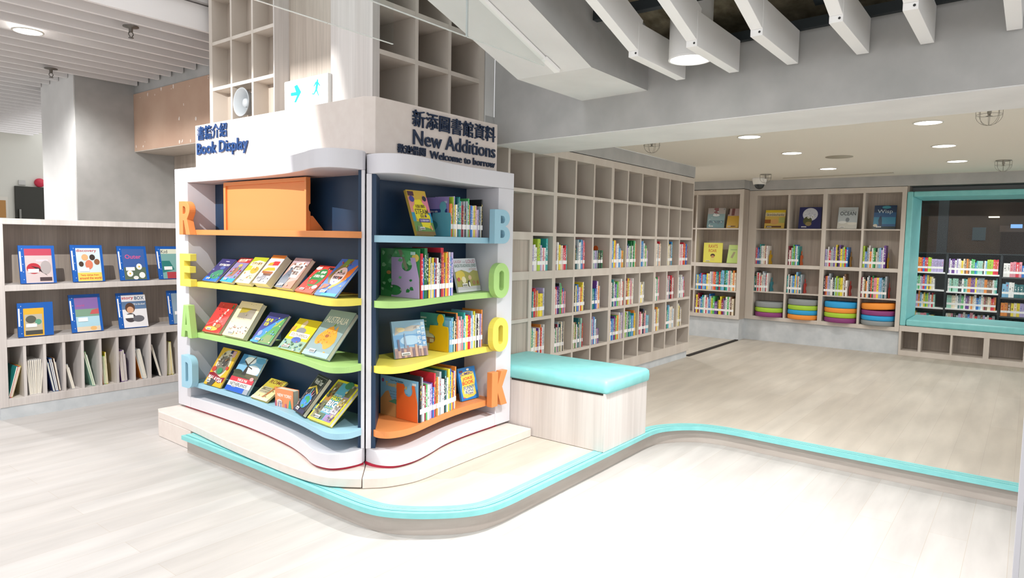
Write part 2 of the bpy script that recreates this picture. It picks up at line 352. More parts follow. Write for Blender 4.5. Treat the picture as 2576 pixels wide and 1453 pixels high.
# ================================================================ DISPLAY UNITS
READ = [(2.19, 4.393), (2.19, 4.0), (2.183, 3.7), (2.15, 3.35), (2.108, 3.05), (2.065, 2.84), (2.05, 2.75), (2.063, 2.69), (2.12, 2.65), (2.20, 2.655)]
READP = [(2.19, 4.56), (2.19, 3.95), (2.175, 3.55), (2.135, 3.2), (2.085, 2.99), (2.04, 2.855), (2.032, 2.775), (2.05, 2.71), (2.10, 2.672), (2.165, 2.655), (2.205, 2.655)]
BOOK = [(3.20, 2.60), (2.95, 2.598), (2.76, 2.578), (2.61, 2.548), (2.5, 2.522), (2.42, 2.508), (2.345, 2.508), (2.28, 2.533), (2.25, 2.585), (2.258, 2.64)]
BOOKP = [(3.355, 2.588), (2.95, 2.58), (2.72, 2.553), (2.55, 2.505), (2.43, 2.478), (2.355, 2.476), (2.295, 2.49), (2.255, 2.53), (2.235, 2.585), (2.235, 2.645)]
q_ = math.sqrt(.5)
def mit(t, d): return (2.22+t*q_-d*q_, 2.65+t*q_+d*q_)
RS = cr(READ, 6); RPl = cr(READP, 6); BS = cr(BOOK, 6); BPl = cr(BOOKP, 6)
def shelf_poly(front, back): return front+back
rd = thing('display_bookcase', 'white corner display bookcase with navy back and READ letters down its side', 'bookcase', (2.3, 3.6, .168))
bk = thing('display_bookcase', 'white corner display bookcase with BOOK letters down its right side', 'bookcase', (2.8, 2.75, .168))
def part(name, parent, fn, bevel=0):
    mm = MB(); fn(mm); return mm.build(name, parent, bevel)
ZT_R, ZT_B = 1.770, 1.756
# READ carcass
part('side_panel', rd, lambda m: m.box(2.19, 2.448, 4.393, 4.56, .182, ZT_R-.094, white_mat), .004)
part('top_panel', rd, lambda m: m.prism(RPl+[mit(.02, .004), mit(.26, .004), (2.445, 2.87), (2.445, 4.56)], ZT_R-.094, ZT_R, white_mat), .004)
part('plinth', rd, lambda m: m.prism([(2.19, 4.392)]+[p for p in RPl if p[1] < 4.36]+[mit(.02, .004), mit(.26, .004), (2.445, 2.87), (2.445, 4.392)], .182, .258, white_mat), .004)
part('plinth_base', rd, lambda m: m.prism([(x+.02, y_+.012) for x, y_ in RPl if y_ < 4.5]+[mit(.05, .03), mit(.25, .03), (2.44, 4.5)], .168, .1825, flat('#b8203e', .5)))
part('back_panel', rd, lambda m: m.box(2.382, 2.40, 2.868, 4.393, .258, ZT_R-.094, navy_mat))
def mpanel(m, d0, d1, t0, t1, z0, z1, mt):
    m.prism([mit(t0, d0), mit(t1, d0), mit(t1, d1), mit(t0, d1)], z0, z1, mt)
part('corner_panel', rd, lambda m: mpanel(m, .004, .021, 0, .24, .258, ZT_R-.094, white_mat), .002)
part('corner_liner', rd, lambda m: mpanel(m, .021, .037, .012, .24, .258, ZT_R-.094, navy_mat))
for nm, z, mt in (('orange shelf', 1.369, orange_mat), ('yellow shelf', 1.032, yellow_mat), ('green shelf', .698, green_mat), ('blue shelf', .363, blue_mat)):
    o = part('shelf', rd, lambda m: m.prism(RS+[mit(.03, .023), mit(.22, .0235), (2.384, 2.87), (2.384, 4.393)], z-.033, z, mt), .002); o['label'] = nm
# BOOK carcass
part('side_panel', bk, lambda m: m.box(3.205, 3.355, 2.588, 2.868, .182, ZT_B-.098, white_mat), .004)
part('top_panel', bk, lambda m: m.prism(BPl+[mit(.02, -.004), mit(.28, -.004), (2.45, 2.868), (3.355, 2.868)], ZT_B-.098, ZT_B, white_mat), .004)
part('plinth', bk, lambda m: m.prism([(3.204, 2.588)]+[p for p in BPl if p[0] < 3.18]+[mit(.02, -.004), mit(.28, -.004), (2.45, 2.868), (3.204, 2.868)], .182, .256, white_mat), .004)
part('plinth_base', bk, lambda m: m.prism([(x, y_+.022) for x, y_ in BPl if x < 3.3]+[mit(.05, -.03), mit(.25, -.03), (3.3, 2.86)], .168, .1825, flat('#b8203e', .5)))
part('back_panel', bk, lambda m: m.box(2.45, 3.205, 2.852, 2.868, .256, ZT_B-.098, navy_mat))
part('corner_panel', bk, lambda m: mpanel(m, -.004, -.03, 0, .25, .256, ZT_B-.098, white_mat), .002)
part('corner_liner', bk, lambda m: mpanel(m, -.03, -.052, .006, .25, .256, ZT_B-.098, navy_mat))
for nm, z, mt in (('blue shelf', 1.352, blue_mat), ('green shelf', 1.021, green_mat), ('yellow shelf', .687, yellow_mat), ('orange shelf', .354, orange_mat)):
    o = part('shelf', bk, lambda m: m.prism(BS+[mit(.0, -.032), mit(.25, -.032), (2.45, 2.853), (3.205, 2.853)], z-.035, z, mt), .002); o['label'] = nm
# letters
def lR():
    o = [(0, 0), (0, 1)]+[(.5, 1)]+arc(.5, .74, .48, .26, 90, -38, 10)+[(.74, .46), (1, 0), (.64, 0), (.44, .42), (.36, .42), (.36, 0)]
    return o, [[(.36, .62), (.36, .84), (.5, .84)]+arc(.5, .73, .12, .11, 90, -90, 6)[1:]]
def lE(): return [(0, 0), (0, 1), (.98, 1), (.98, .78), (.4, .78), (.4, .62), (.92, .62), (.92, .42), (.4, .42), (.4, .22), (1, .22), (1, 0)], []
def lA(): return [(0, 0), (.28, 1), (.72, 1), (1, 0), (.66, 0), (.61, .2), (.39, .2), (.34, 0)], [[(.43, .38), (.5, .74), (.57, .38)]]
def lD(): return [(0, 0), (0, 1), (.5, 1)]+arc(.5, .74, .5, .26, 90, 0, 8)+arc(.5, .26, .5, .26, 0, -90, 8), [[(.37, .2), (.37, .8), (.48, .8)]+arc(.48, .7, .15, .1, 90, 0, 5)+arc(.48, .3, .15, .1, 0, -90, 5)]
def lB(): return [(0, 0), (0, 1), (.55, 1)]+arc(.55, .75, .42, .25, 90, -70, 10)+arc(.58, .26, .42, .26, 75, -90, 10), [[(.38, .6), (.38, .82), (.5, .82)]+arc(.5, .71, .16, .11, 90, -90, 8), [(.38, .17), (.38, .4), (.5, .4)]+arc(.5, .285, .16, .115, 90, -90, 8)]
def lO(): return arc(.5, .64, .5, .36, 0, 180, 16)+arc(.5, .36, .5, .36, 180, 360, 16), [arc(.5, .7, .15, .08, 0, 180, 8)+arc(.5, .3, .15, .08, 180, 360, 8)]
def lK(): return [(0, 0), (0, 1), (.38, 1), (.38, .6), (.6, 1), (1, 1), (.66, .54), (1, 0), (.6, 0), (.38, .38), (.38, 0)], []
def letter(shape, parent, O, U, wd, ht, dp, mt):
    o, hs = shape; sc = lambda r: [(p[0]*wd, p[1]*ht) for p in r]
    v, f = outline_mesh(sc(o), [sc(h) for h in hs], dp); U = Vector(U); N = U.cross(Vector((0, 0, 1)))
    m = MB(); m.mesh(put(v, Vector(O), U, Vector((0, 0, 1)), N), f, mt); return m.build('letter', parent, .0025)
LW = .14
for sh, mt, z0, z1 in ((lR, orange_mat, 1.336, 1.552), (lE, yellow_mat, 1.0, 1.213), (lA, green_mat, .664, .878), (lD, blue_mat, .328, .542)):
    letter(sh(), rd, (2.1895, 4.418, z0), (0, -1, 0), LW, z1-z0, .044, mt)
for sh, mt, z0, z1 in ((lB, blue_mat, 1.318, 1.523), (lO, green_mat, .985, 1.20), (lO, yellow_mat, .655, .865), (lK, orange_mat, .318, .532)):
    letter(sh(), bk, (3.118, 2.587, z0), (1, 0, 0), .15, z1-z0, .042, mt)
# base platforms, one under each unit
BR = cr([(2.03, 4.50), (2.02, 4.05), (1.985, 3.6), (1.968, 3.2), (1.963, 2.9), (1.982, 2.70), (2.02, 2.61), (2.088, 2.515)], 6)
BB = cr([(2.088, 2.515), (2.18, 2.435), (2.30, 2.388), (2.40, 2.38), (2.526, 2.388), (2.9, 2.40), (3.346, 2.41)], 6)
def gapd(d): return (2.088-d*q_, 2.515+d*q_), (2.40-d*q_, 2.827+d*q_)
m = MB(); a, b = gapd(.002)
m.prism([(2.06, 4.575)]+BR[:-1]+[a, b, (2.45, 4.575)], .121, .168, beige_mat)
m.prism([(2.06, 4.575), (2.03, 4.50)]+[(2.021, 4.06), (2.45, 4.06), (2.45, 4.575)], .001, .1208, beige_mat)
o = m.build('base_platform', bevel=.004); tag(o, 'beige base platform under the READ bookcase, stepping down to the lower floor', 'platform')
m = MB(); a, b = gapd(-.002)
m.prism([a]+BB[1:]+[(3.346, 2.868), b], .1165, .168, beige_mat)
o = m.build('base_platform', bevel=.004); tag(o, 'beige base platform under the BOOK bookcase on the raised floor', 'platform')

# header sign above both units
hs = thing('header_sign', 'beige header sign with raised blue Chinese and English lettering above display bookcases', 'sign', (2.4, 2.8, 1.76))
m = MB(); HP = [(2.29, 4.47), (2.29, 2.752), (2.325, 2.70), (3.318, 2.70), (3.318, 2.8685), (2.448, 2.8685), (2.448, 4.47)]
m.prism(HP, 1.7705, 2.062, beige_mat); m.build('sign_box', hs, .003)
ltr_b = flat('#1f3f70', .4, name='blue_letter_acrylic'); ltr_d = flat('#1c2c46', .4, name='navy_letter_acrylic')
CAPH = .727
def sign_text(s, O, U, width, z0, h, mt, latin, bold, parent, depth=.008, lift=.004):
    v, f, bb = text_mesh(s, bold, .1); V = Vector((0, 0, 1)); U = Vector(U); N = U.cross(V)
    sx = width/(bb[1]-bb[0])
    if latin: sy = h/CAPH; yo = 0
    else: sy = h/(bb[3]-bb[2]); yo = bb[2]
    vs = [((p[0]-bb[0])*sx, (p[1]-yo)*sy, p[2]*depth*10+lift) for p in v]
    m = MB(); m.mesh(put(vs, Vector((O[0], O[1], z0)), U, V, N), f, mt)
    pin = flat('#6a6a70', .4)
    return m.build('lettering', parent, recalc=False)
def on_a(px, py): return on('x', 2.29, px, py)
def on_b(px, py): return on('y', 2.70, px, py)
for s, pl, TL, BL, TR, BRt, mt, lat, bold in (
    ('書籍介紹', on_a, (498.4, 318.9), (500, 354), (573.5, 307), (573.5, 344), ltr_b, 0, .006), ('Book Display', on_a, (499, 359), (499, 389), (627, 343), (627, 374), ltr_b, 1, .018),
    ('新添圖書館資料', on_b, (1035, 273.8), (1035, 315.5), (1243, 320.5), (1243, 360.6), ltr_d, 0, .006), ('New Additions', on_b, (1037, 323.5), (1037, 361), (1243, 363), (1243, 399), ltr_d, 1, .004),
    ('歡迎借閱', on_b, (997.5, 360.6), (997.5, 384), (1068, 372), (1068, 394), ltr_d, 0, .01), ('Welcome to borrow', on_b, (1079, 377.3), (1079, 395.7), (1242, 405), (1242, 424), ltr_d, 1, .006)):
    a, b, c, d = pl(*TL), pl(*BL), pl(*TR), pl(*BRt)
    U = (0, -1, 0) if pl is on_a else (1, 0, 0); w = (d-b).dot(Vector(U))
    sign_text(s, b, U, w, (b.z+d.z)/2, ((a.z-b.z)+(c.z-d.z))/2, mt, lat, bold, hs)

# orange display easel on the READ unit's top shelf
es = thing('display_easel', 'empty orange framed display board standing on the orange shelf', 'display stand', (2.26, 3.7, 1.369))
yl = on('x', 2.27, 568.3, 520).y; yr = on('x', 2.27, 775.5, 520).y; z0 = 1.3695; z1 = 1.668
def fr(m):
    m.box(2.255, 2.285, yr, yl, z1-.022, z1, orange_mat); m.box(2.255, 2.285, yl-.022, yl, z0, z1-.022, orange_mat)
    n = arc(2.285, z0+.13, .012, .022, -90, -270, 8)
    v = [(2.255, z0), (2.285, z0)]+n+[(2.285, z1-.022), (2.255, z1-.022)]
    k = len(v); y0, y1 = yr, yr+.016
    m.mesh([(x, y0, z) for x, z in v]+[(x, y1, z) for x, z in v], [tuple(range(k)), tuple(range(2*k-1, k-1, -1))]+[(i, (i+1) % k, k+(i+1) % k, k+i) for i in range(k)], orange_mat)
part('frame', es, fr, .0015)
part('panel', es, lambda m: m.box(2.268, 2.276, yr+.016, yl-.022, z0, z1-.022, orange_mat))
def brace(m, y0, y1):
    v = [(2.2855, z0), (2.375, z0), (2.375, z0+.006), (2.30, z0+.085), (2.2855, z0+.085)]; k = 5
    m.mesh([(x, y0, z) for x, z in v]+[(x, y1, z) for x, z in v], [tuple(range(k)), tuple(range(2*k-1, k-1, -1))]+[(i, (i+1) % k, k+(i+1) % k, k+i) for i in range(k)], orange_mat)
part('brace', es, lambda m: brace(m, yr+.001, yr+.014)); part('brace', es, lambda m: brace(m, yl-.02, yl-.007))

# ================================================================ TALL SHELF TOWERS, EXIT SIGN, HORN
ta = thing('shelf_tower', 'tall ash cubbyhole tower with a horn loudspeaker in one opening', 'shelf', (2.6, 4.18, 1.2))
ys = [4.574, 4.294, 4.04, 3.792]; zs = [1.68, 2.012, 2.338, 2.644, 2.95, 3.2]
part('back_panel', ta, lambda m: m.box(2.70, 2.72, 3.792, 4.574, 0, 3.2, wood))
part('carcass', ta, lambda m: (m.box(2.45, 2.70, 4.534, 4.574, 0, 3.2, wood_trim), m.box(2.45, 2.70, 3.792, 3.802, 0, 3.2, wood_light), m.box(2.452, 2.70, 3.802, 4.534, 0, 1.67, wood)))
for yv in ys[1:3]: part('divider', ta, lambda m: m.box(2.451, 2.70, yv-.010, yv+.010, 1.68, 3.2, wood_trim))
for zv in zs[1:5]: part('shelf', ta, lambda m: m.box(2.452, 2.70, 3.802, 4.534, zv-.011, zv+.011, wood_trim))
structure(part('wall_niche', None, lambda m: m.box(2.556, 2.562, 3.232, 3.792, 0, 3.2, wood)))
tb = thing('shelf_tower', 'tall empty ash cubbyhole tower above the New Additions sign', 'shelf', (2.92, 3.05, 1.2))
xs = [2.502, 2.78, 3.058, 3.335]; zb = [1.82, 2.085, 2.354, 2.622, 2.89, 3.16]
part('back_panel', tb, lambda m: m.box(2.47, 3.385, 3.20, 3.23, 0, 3.2, wood))
part('side_panel', tb, lambda m: m.box(2.45, 2.50, 2.871, 3.231, 0, 3.2, wood_light))
part('side_panel', tb, lambda m: m.box(3.335, 3.385, 2.871, 3.20, 0, 3.2, wood_trim))
part('lower_panel', tb, lambda m: m.box(2.50, 3.335, 2.873, 2.90, 0, 1.80, wood))
for xv in xs[1:3]: part('divider', tb, lambda m: m.box(xv-.012, xv+.012, 2.872, 3.20, 1.80, 3.2, wood_trim))
for zv in zb[1:]: part('shelf', tb, lambda m: m.box(2.50, 3.335, 2.873, 3.20, zv-.013, zv+.013, wood_trim))

ex = thing('exit_sign', 'lit white exit sign with green arrow and running man', 'sign', (2.42, 3.42, 2.05))
a = on('x', 2.42, 714.5, 206); b = on('x', 2.42, 823, 181.5)
sy0, sy1, sz1, sz0 = b.y, a.y, (a.z+b.z)/2, 2.045
part('housing', ex, lambda m: m.box(2.425, 2.555, sy0, sy1, sz0, sz1, flat('#d8d8d6', .4)), .003)
part('lit_face', ex, lambda m: m.box(2.42, 2.4246, sy0+.006, sy1-.006, sz0+.005, sz1-.005, flat('#f7fffb', .4, emit=1.0)))
grn = flat('#10d0a8', .4, name='exit_green', emit=.9)
def sg(u, v): return on('x', 2.4195, u, v)
def sgp(m, pts): m.face([tuple(sg(*p)) for p in pts], grn)
c1 = lambda x, y: (500+x/4.541, y/4.541)
def exa(m):
    sgp(m, [c1(1050, 1060), c1(1110, 1050), c1(1090, 985), c1(1125, 965), c1(1170, 1050), c1(1112, 1170), c1(1090, 1168), c1(1122, 1090), c1(1052, 1098)])
def exm(m):
    hd = sg(*c1(1356, 918)); m.face([(hd.x, hd.y+.0075*math.cos(t*math.pi/6), hd.z+.0075*math.sin(t*math.pi/6)) for t in range(12)], grn)
    sgp(m, [c1(1335, 930), c1(1362, 925), c1(1368, 950), c1(1352, 1030), c1(1330, 1030), c1(1338, 960)])
    sgp(m, [c1(1362, 930), c1(1388, 975), c1(1378, 982), c1(1356, 950)]); sgp(m, [c1(1335, 932), c1(1310, 985), c1(1318, 990), c1(1342, 955)])
    sgp(m, [c1(1330, 1026), c1(1350, 1030), c1(1318, 1082), c1(1292, 1076), c1(1296, 1064), c1(1312, 1068)])
    sgp(m, [c1(1338, 1028), c1(1354, 1028), c1(1374, 1090), c1(1366, 1094)])
part('arrow_symbol', ex, exa); part('running_figure', ex, exm)

hn = thing('horn_speaker', 'white round horn loudspeaker inside the left tower cubbyhole', 'loudspeaker', (2.55, 4.16, 2.024))
hw = flat('#9fa3a6', .4)
HC = (2.47, 4.165, 2.212)
m = MB(); m.lathe([(.092, -.03), (.095, -.026), (.09, -.02), (.07, .04), (.045, .12), (.04, .17), (.0001, .175)], HC, hw, 36, 'x'); m.lathe([(.092, -.03), (.086, -.026), (.066, .04), (.05, .08), (.0001, .085)], HC, hw, 36, 'x'); m.build('horn', hn, recalc=False)
m = MB(); m.lathe([(.0001, -.005), (.026, -.003), (.03, .01), (.03, .09)], HC, hw, 24, 'x'); m.build('reentrant_cone', hn)
m = MB(); m.box(2.56, 2.60, 4.15, 4.18, 2.024, 2.165, hw); m.build('bracket', hn)

# ================================================================ BENCH
be = thing('bench', 'ash storage bench with a padded teal top beside the display bookcase', 'bench', (3.62, 2.36, H))
part('body', be, lambda m: m.box(3.358, 3.893, 1.897, 2.86, .117, .462, wood_light), .002)
def pad(m, x0, x1, y0, y1, z0, z1, r, mt):       # soft cushion: slightly domed top, rolled edges
    n = 12; v = []; f = []
    prof = [(0, z0), (-.004, z0+.01), (-.006, (z0+z1)/2), (-.002, z1-r*.5), (r*.35, z1-r*.12), (r*1.2, z1)]
    for d, z in prof:
        c_ = .022+max(0, -d); ring = []
        for cx, cy, a0 in ((x1-d-c_, y1-d-c_, 0), (x0+d+c_, y1-d-c_, 90), (x0+d+c_, y0+d+c_, 180), (x1-d-c_, y0+d+c_, 270)):
            ring += [(cx+c_*math.cos(R_(a0+90*i/4)), cy+c_*math.sin(R_(a0+90*i/4)), z) for i in range(5)]
        v += ring
    k = 20
    for i in range(len(prof)-1):
        for j in range(k): f.append((i*k+j, i*k+(j+1) % k, (i+1)*k+(j+1) % k, (i+1)*k+j))
    f += [tuple(range(k-1, -1, -1)), tuple((len(prof)-1)*k+j for j in range(k))]
    m.mesh(v, f, mt, True)
part('cushion', be, lambda m: pad(m, 3.3585, 3.903, 1.885, 2.862, .463, .543, .03, teal_mat))
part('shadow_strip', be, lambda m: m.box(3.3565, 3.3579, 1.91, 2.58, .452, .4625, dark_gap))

# ================================================================ WALL BOOKCASE (four units along y = 2.87)
YF, YB = 2.87, 3.16
RZ = [2.033, 1.694, 1.388, 1.086, .762, .463, .265]      # top rail, shelves, bottom board
UN = [(3.392, 4.238, (3.663, 3.945)), (4.238, 5.109, (4.522, 4.803)), (5.109, 5.977, (5.386, 5.665)), (5.977, 6.862, (6.256, 6.53))]
ulab = ['first ash wall bookcase unit with a closed panel, behind the bench', 'ash wall bookcase unit in second place from display bookcase',
        'ash wall bookcase unit in third place from display bookcase', 'last ash wall bookcase unit at the end of the wall, farthest from display bookcase']
CELLX = []
for i, (x0, x1, dv) in enumerate(UN):
    u = thing('bookcase', ulab[i], 'bookcase', ((x0+x1)/2, 3.0, H), 'units of the long wall bookcase')
    e = .0225
    part('back_panel', u, lambda m: m.box(x0, x1-.0005, YB, YB+.018, .186, 2.03, wood))
    for xa, xb_ in ((x0, x0+e), (x1-e, x1-.0005)):
        part('side_panel', u, lambda m: m.box(xa, xb_, YF, YB, .186, 2.03, wood_trim), .001)
    part('top_rail', u, lambda m: m.box(x0+e, x1-e, YF, YB, 1.971, 2.03, wood_trim))
    part('bottom_board', u, lambda m: m.box(x0+e, x1-e, YF, YB, .188, .28, wood_trim))
    for k in range(1, 6):
        t = .03 if k == 3 else .0125
        part('shelf', u, lambda m: m.box(x0+e, x1-e, YF+.001, YB, RZ[k]-t, RZ[k]+t, wood_trim))
    for j, xd in enumerate(dv):
        if i == 0:
            zr = (1.388, 1.971) if j == 0 else None
            part('divider', u, lambda m: m.box(xd-.011, xd+.011, YF+.0005, YB, 1.40, 1.971, wood_trim))
        else:
            part('divider', u, lambda m: m.box(xd-.011, xd+.011, YF+.0005, YB, .28, 1.971, wood_trim))
    if i == 0:
        part('closed_panel', u, lambda m: m.box(x0+e, 3.918, YF+.012, YF+.03, .28, 1.345, wood))
        part('panel_frame', u, lambda m: (m.box(3.918, 3.957, YF, YB, .28, 1.375, wood_trim), m.box(x0+e, 3.918, YF, YF+.06, 1.345, 1.3755, wood_trim)))

# ================================================================ FAR BOOKCASES along x = 8.7 and 8.5
fb = thing('bookcase', 'ash bookcase on the far wall holding round cushions in its bottom row', 'bookcase', (8.8, 2.0, .382))
XM = 8.70; mz = [1.538, 1.075, .742]
part('back_panel', fb, lambda m: m.box(8.93, 8.945, 1.15, 2.89, .384, 2.02, wood))
for a, b in ((2.794, 2.895), (1.965, 2.013), (1.137, 1.184)):
    part('upright', fb, lambda m: m.box(XM, 8.93, a, b, .384, 2.025, wood_trim), .001)
for a in (2.405, 1.568): part('divider', fb, lambda m: m.box(XM+.001, 8.93, a-.012, a+.012, .43, 1.965, wood_trim))
for k, zv in enumerate(mz):
    t = .021 if k == 1 else .0075
    for a, b in ((1.184, 1.965), (2.013, 2.794)): part('shelf', fb, lambda m: m.box(XM+.002, 8.93, a, b, zv-t, zv+t, wood_trim))
for a, b in ((1.184, 1.965), (2.013, 2.794)):
    part('top_rail', fb, lambda m: m.box(XM, 8.93, a, b, 1.962, 2.025, wood_trim)); part('bottom_board', fb, lambda m: m.box(XM, 8.93, a, b, .384, .43, wood_trim))
fl = thing('bookcase', 'ash bookcase on the far wall projecting beside the passage, partly hidden', 'bookcase', (8.65, 3.5, .382))
XL = 8.50; lz = [1.537, 1.07, .735]
part('back_panel', fl, lambda m: m.box(8.74, 8.755, 2.95, 4.5, .384, 2.03, wood))
for a, b in ((2.899, 2.949), (3.50, 3.52), (4.07, 4.09), (4.5, 4.52)): part('upright', fl, lambda m: m.box(XL, 8.74, a, b, .384, 2.035, wood_trim), .001)
part('side_panel', fl, lambda m: m.box(XL, 8.70, 2.8965, 2.8988, .384, 2.035, wood))
for k, zv in enumerate(lz):
    t = .024 if k == 1 else .0085
    for a, b in ((2.949, 3.50), (3.52, 4.07), (4.09, 4.5)): part('shelf', fl, lambda m: m.box(XL+.001, 8.74, a, b, zv-t, zv+t, wood_trim))
for a, b in ((2.949, 3.50), (3.52, 4.07), (4.09, 4.5)):
    part('top_rail', fl, lambda m: m.box(XL, 8.74, a, b, 1.977, 2.035, wood_trim)); part('bottom_board', fl, lambda m: m.box(XL, 8.74, a, b, .384, .428, wood_trim))

# ================================================================ WINDOW SEAT
ws = thing('window_seat', 'teal padded window seat framing the opening to the next room', 'seat', (9.1, .3, .46))
part('side_pad', ws, lambda m: m.box(8.693, 9.46, 1.075, 1.134, .457, 1.965, teal_mat), .012)
part('top_pad', ws, lambda m: m.box(8.695, 9.46, -1.6, 1.074, 1.905, 1.965, teal_mat), .012)
part('seat_cushion', ws, lambda m: m.box(8.690, 9.46, -1.6, 1.072, .458, .53, teal_mat), .015)
m = MB(); m.box(9.462, 9.47, -1.6, 1.134, .46, 1.97, glass); structure(m.build('window_1'))
lc = thing('low_cabinet', 'low ash open cabinet under the teal window seat', 'cabinet', (8.8, 0, H))
part('top_rail', lc, lambda m: m.box(8.70, 9.4, -1.6, 1.134, .392, .456, wood_trim), .001)
part('bottom_board', lc, lambda m: m.box(8.70, 9.4, -1.6, 1.134, .1165, .175, wood_trim))
part('back_panel', lc, lambda m: m.box(8.98, 9.0, -1.6, 1.134, .175, .392, wood))
for a, b in ((1.112, 1.134), (.916, .942), (.622, .641), (.292, .342), (-.02, 0), (-.33, -.31), (-.66, -.61)):
    part('divider', lc, lambda m: m.box(8.701, 8.98, a, b, .175, .392, wood_trim))
structure(part('wall_seat_back', None, lambda m: (m.box(9.0, 9.4, -1.6, 1.134, H, .39, wood), m.box(9.4, 9.47, -1.6, 1.3, 0, .457, wood), m.box(9.0, 9.47, 1.1345, 1.3, H, 2.1, wood), m.box(9.0, 9.47, -1.6, 1.1345, 1.97, 2.6, concrete))))

# racks in the next room, seen through the opening
XR = 10.8
rl = ['black steel book rack bay seen at the left edge of the window seat opening', 'black steel book rack bay in the middle of the window seat opening', 'black steel book rack bay at the right of the window seat opening']
BAYS = [(.905, 1.50), (.307, .88), (-.33, .281)]
RSH = [[1.017, .775, .53, .29], [1.008, .762, .535, .29], [.985, .72, .475, .24]]
for i, (a, b) in enumerate(BAYS):
    u = thing('book_rack', rl[i], 'shelf', (XR+.15, (a+b)/2, .1))
    for y0, y1 in ((a-.018, a), (b, b+.006)): part('upright', u, lambda m: m.box(XR, XR+.32, y0, y1, .1, 1.265, black_mat))
    part('top_board', u, lambda m: m.box(XR-.005, XR+.32, a-.018, b+.006, 1.265, 1.277, black_mat))
    part('back_panel', u, lambda m: m.box(XR+.30, XR+.318, a, b, .1, 1.265, black_mat))
    for zv in RSH[i]: part('shelf', u, lambda m: m.box(XR-.004, XR+.30, a, b, zv-.022, zv-.003, flat('#e8e8e6', .5) if i < 2 else flat('#4a4c4c', .5)))
lt = flat('#fff4d8', .4, emit=1.4)
for k, yv in enumerate((.50, -.42, -.70)):
    tag(part('light_fitting', None, lambda m: m.box(13.2, 13.34, yv-.07, yv+.07, 1.845, 1.862, lt)), 'small lit strip light in the dark room beyond the glass, '+('nearer the dark post', 'above the pale wall', 'at the right edge')[k], 'light', 'strip lights beyond the glass')
tag(part('exit_sign', None, lambda m: m.box(13.33, 13.36, .13, .28, 1.68, 1.74, flat('#6f9fd8', .4, emit=.8))), 'small blue lit sign over the brown door beyond the glass', 'sign')
tag(part('notice', None, lambda m: m.box(13.35, 13.365, .60, .78, 1.48, 1.69, flat('#45555a', .6))), 'small dark blue notice on the brown wall beyond the glass', 'notice')

# ================================================================ ROUND FLOOR CUSHIONS
GREY, LIME, PLUM, BLUE, ORNG = '#8f9494', '#a9cf3c', '#8b3f78', '#2fa0d8', '#f3963a'
cname = {GREY: 'grey', LIME: 'lime green', PLUM: 'plum', BLUE: 'blue', ORNG: 'orange'}
stacks = [((2.418, 2.794), [PLUM, LIME, GREY], 'first'), ((2.013, 2.392), [ORNG, BLUE, LIME, GREY], 'second'), ((1.579, 1.965), [PLUM, LIME, ORNG, BLUE], 'third'), ((1.184, 1.557), [GREY, BLUE, PLUM, ORNG], 'fourth')]
posn = ['bottom', 'second from bottom', 'third from bottom', 'top']
for (a, b), cols, nth in stacks:
    z = .4305
    for k, c in enumerate(cols):
        mt = flat(c, .6, name=cname[c].replace(' ', '_')+'_vinyl'); h = .058 if k < len(cols)-1 else .07; r = (b-a)/2-.006
        pos = 'top' if k == len(cols)-1 else posn[k]
        m = MB(); prof = [(.0001, 0), (r*.93, 0), (r*.985, .006), (r, .016), (r, h-.016), (r*.985, h-.006), (r*.95, h), (.0001, h)]
        m.lathe(prof, (0, 0, 0), mt, 40)
        o = m.build('floor_cushion'); o.location = (8.62+r+.008, (a+b)/2, z)
        if nth == 'fourth' and k == 3: o.rotation_euler = (R_(-3.2), R_(0), 0); o.location.z += .012
        tag(o, f'{cname[c]} round floor cushion, {pos} of the {nth} stack from the passage', 'cushion', 'round cushions stacked in the far bookcase')
        s_ = MB(); s_.lathe([(r+.0006, h/2-.0035), (r+.0016, h/2), (r+.0006, h/2+.0035)], (0, 0, 0), mt, 40); q = s_.build('piping'); q.parent = o
        z += h+.0005

# ================================================================ MAGAZINE SHELF (left)
mg = thing('magazine_shelf', 'low ash magazine shelf with slanted display ledges and narrow slots', 'shelf', (2.3, 5.85, 0))
YM = 5.69; X0, X1 = 1.485, 3.9
part('side_panel', mg, lambda m: m.box(X0, X0+.052, YM, 6.05, .087, 1.386, wood_light), .002)
part('top_board', mg, lambda m: m.box(X0, X1, YM, 6.05, 1.386, 1.427, wood_light), .002)
part('base', mg, lambda m: m.box(X0+.004, X1, YM+.006, 6.05, 0, .0868, kick_mat))
part('back_panel', mg, lambda m: m.box(X0+.052, X1, 6.0, 6.04, .087, 1.386, wood))
for zt_, zb_ in ((.956, .914), (.570, .516)): part('shelf', mg, lambda m: m.box(X0+.052, X1, YM, 6.0, zb_, zt_, wood_light), .002)
part('bottom_board', mg, lambda m: m.box(X0+.052, X1, YM+.002, 6.0, .0872, .145, wood_light), .002)
DIV = [X0+.147+.124*k for k in range(19)]
for d in DIV: part('divider', mg, lambda m: m.box(d, d+.0185, YM+.004, 6.0, .145, .516, wood_light))

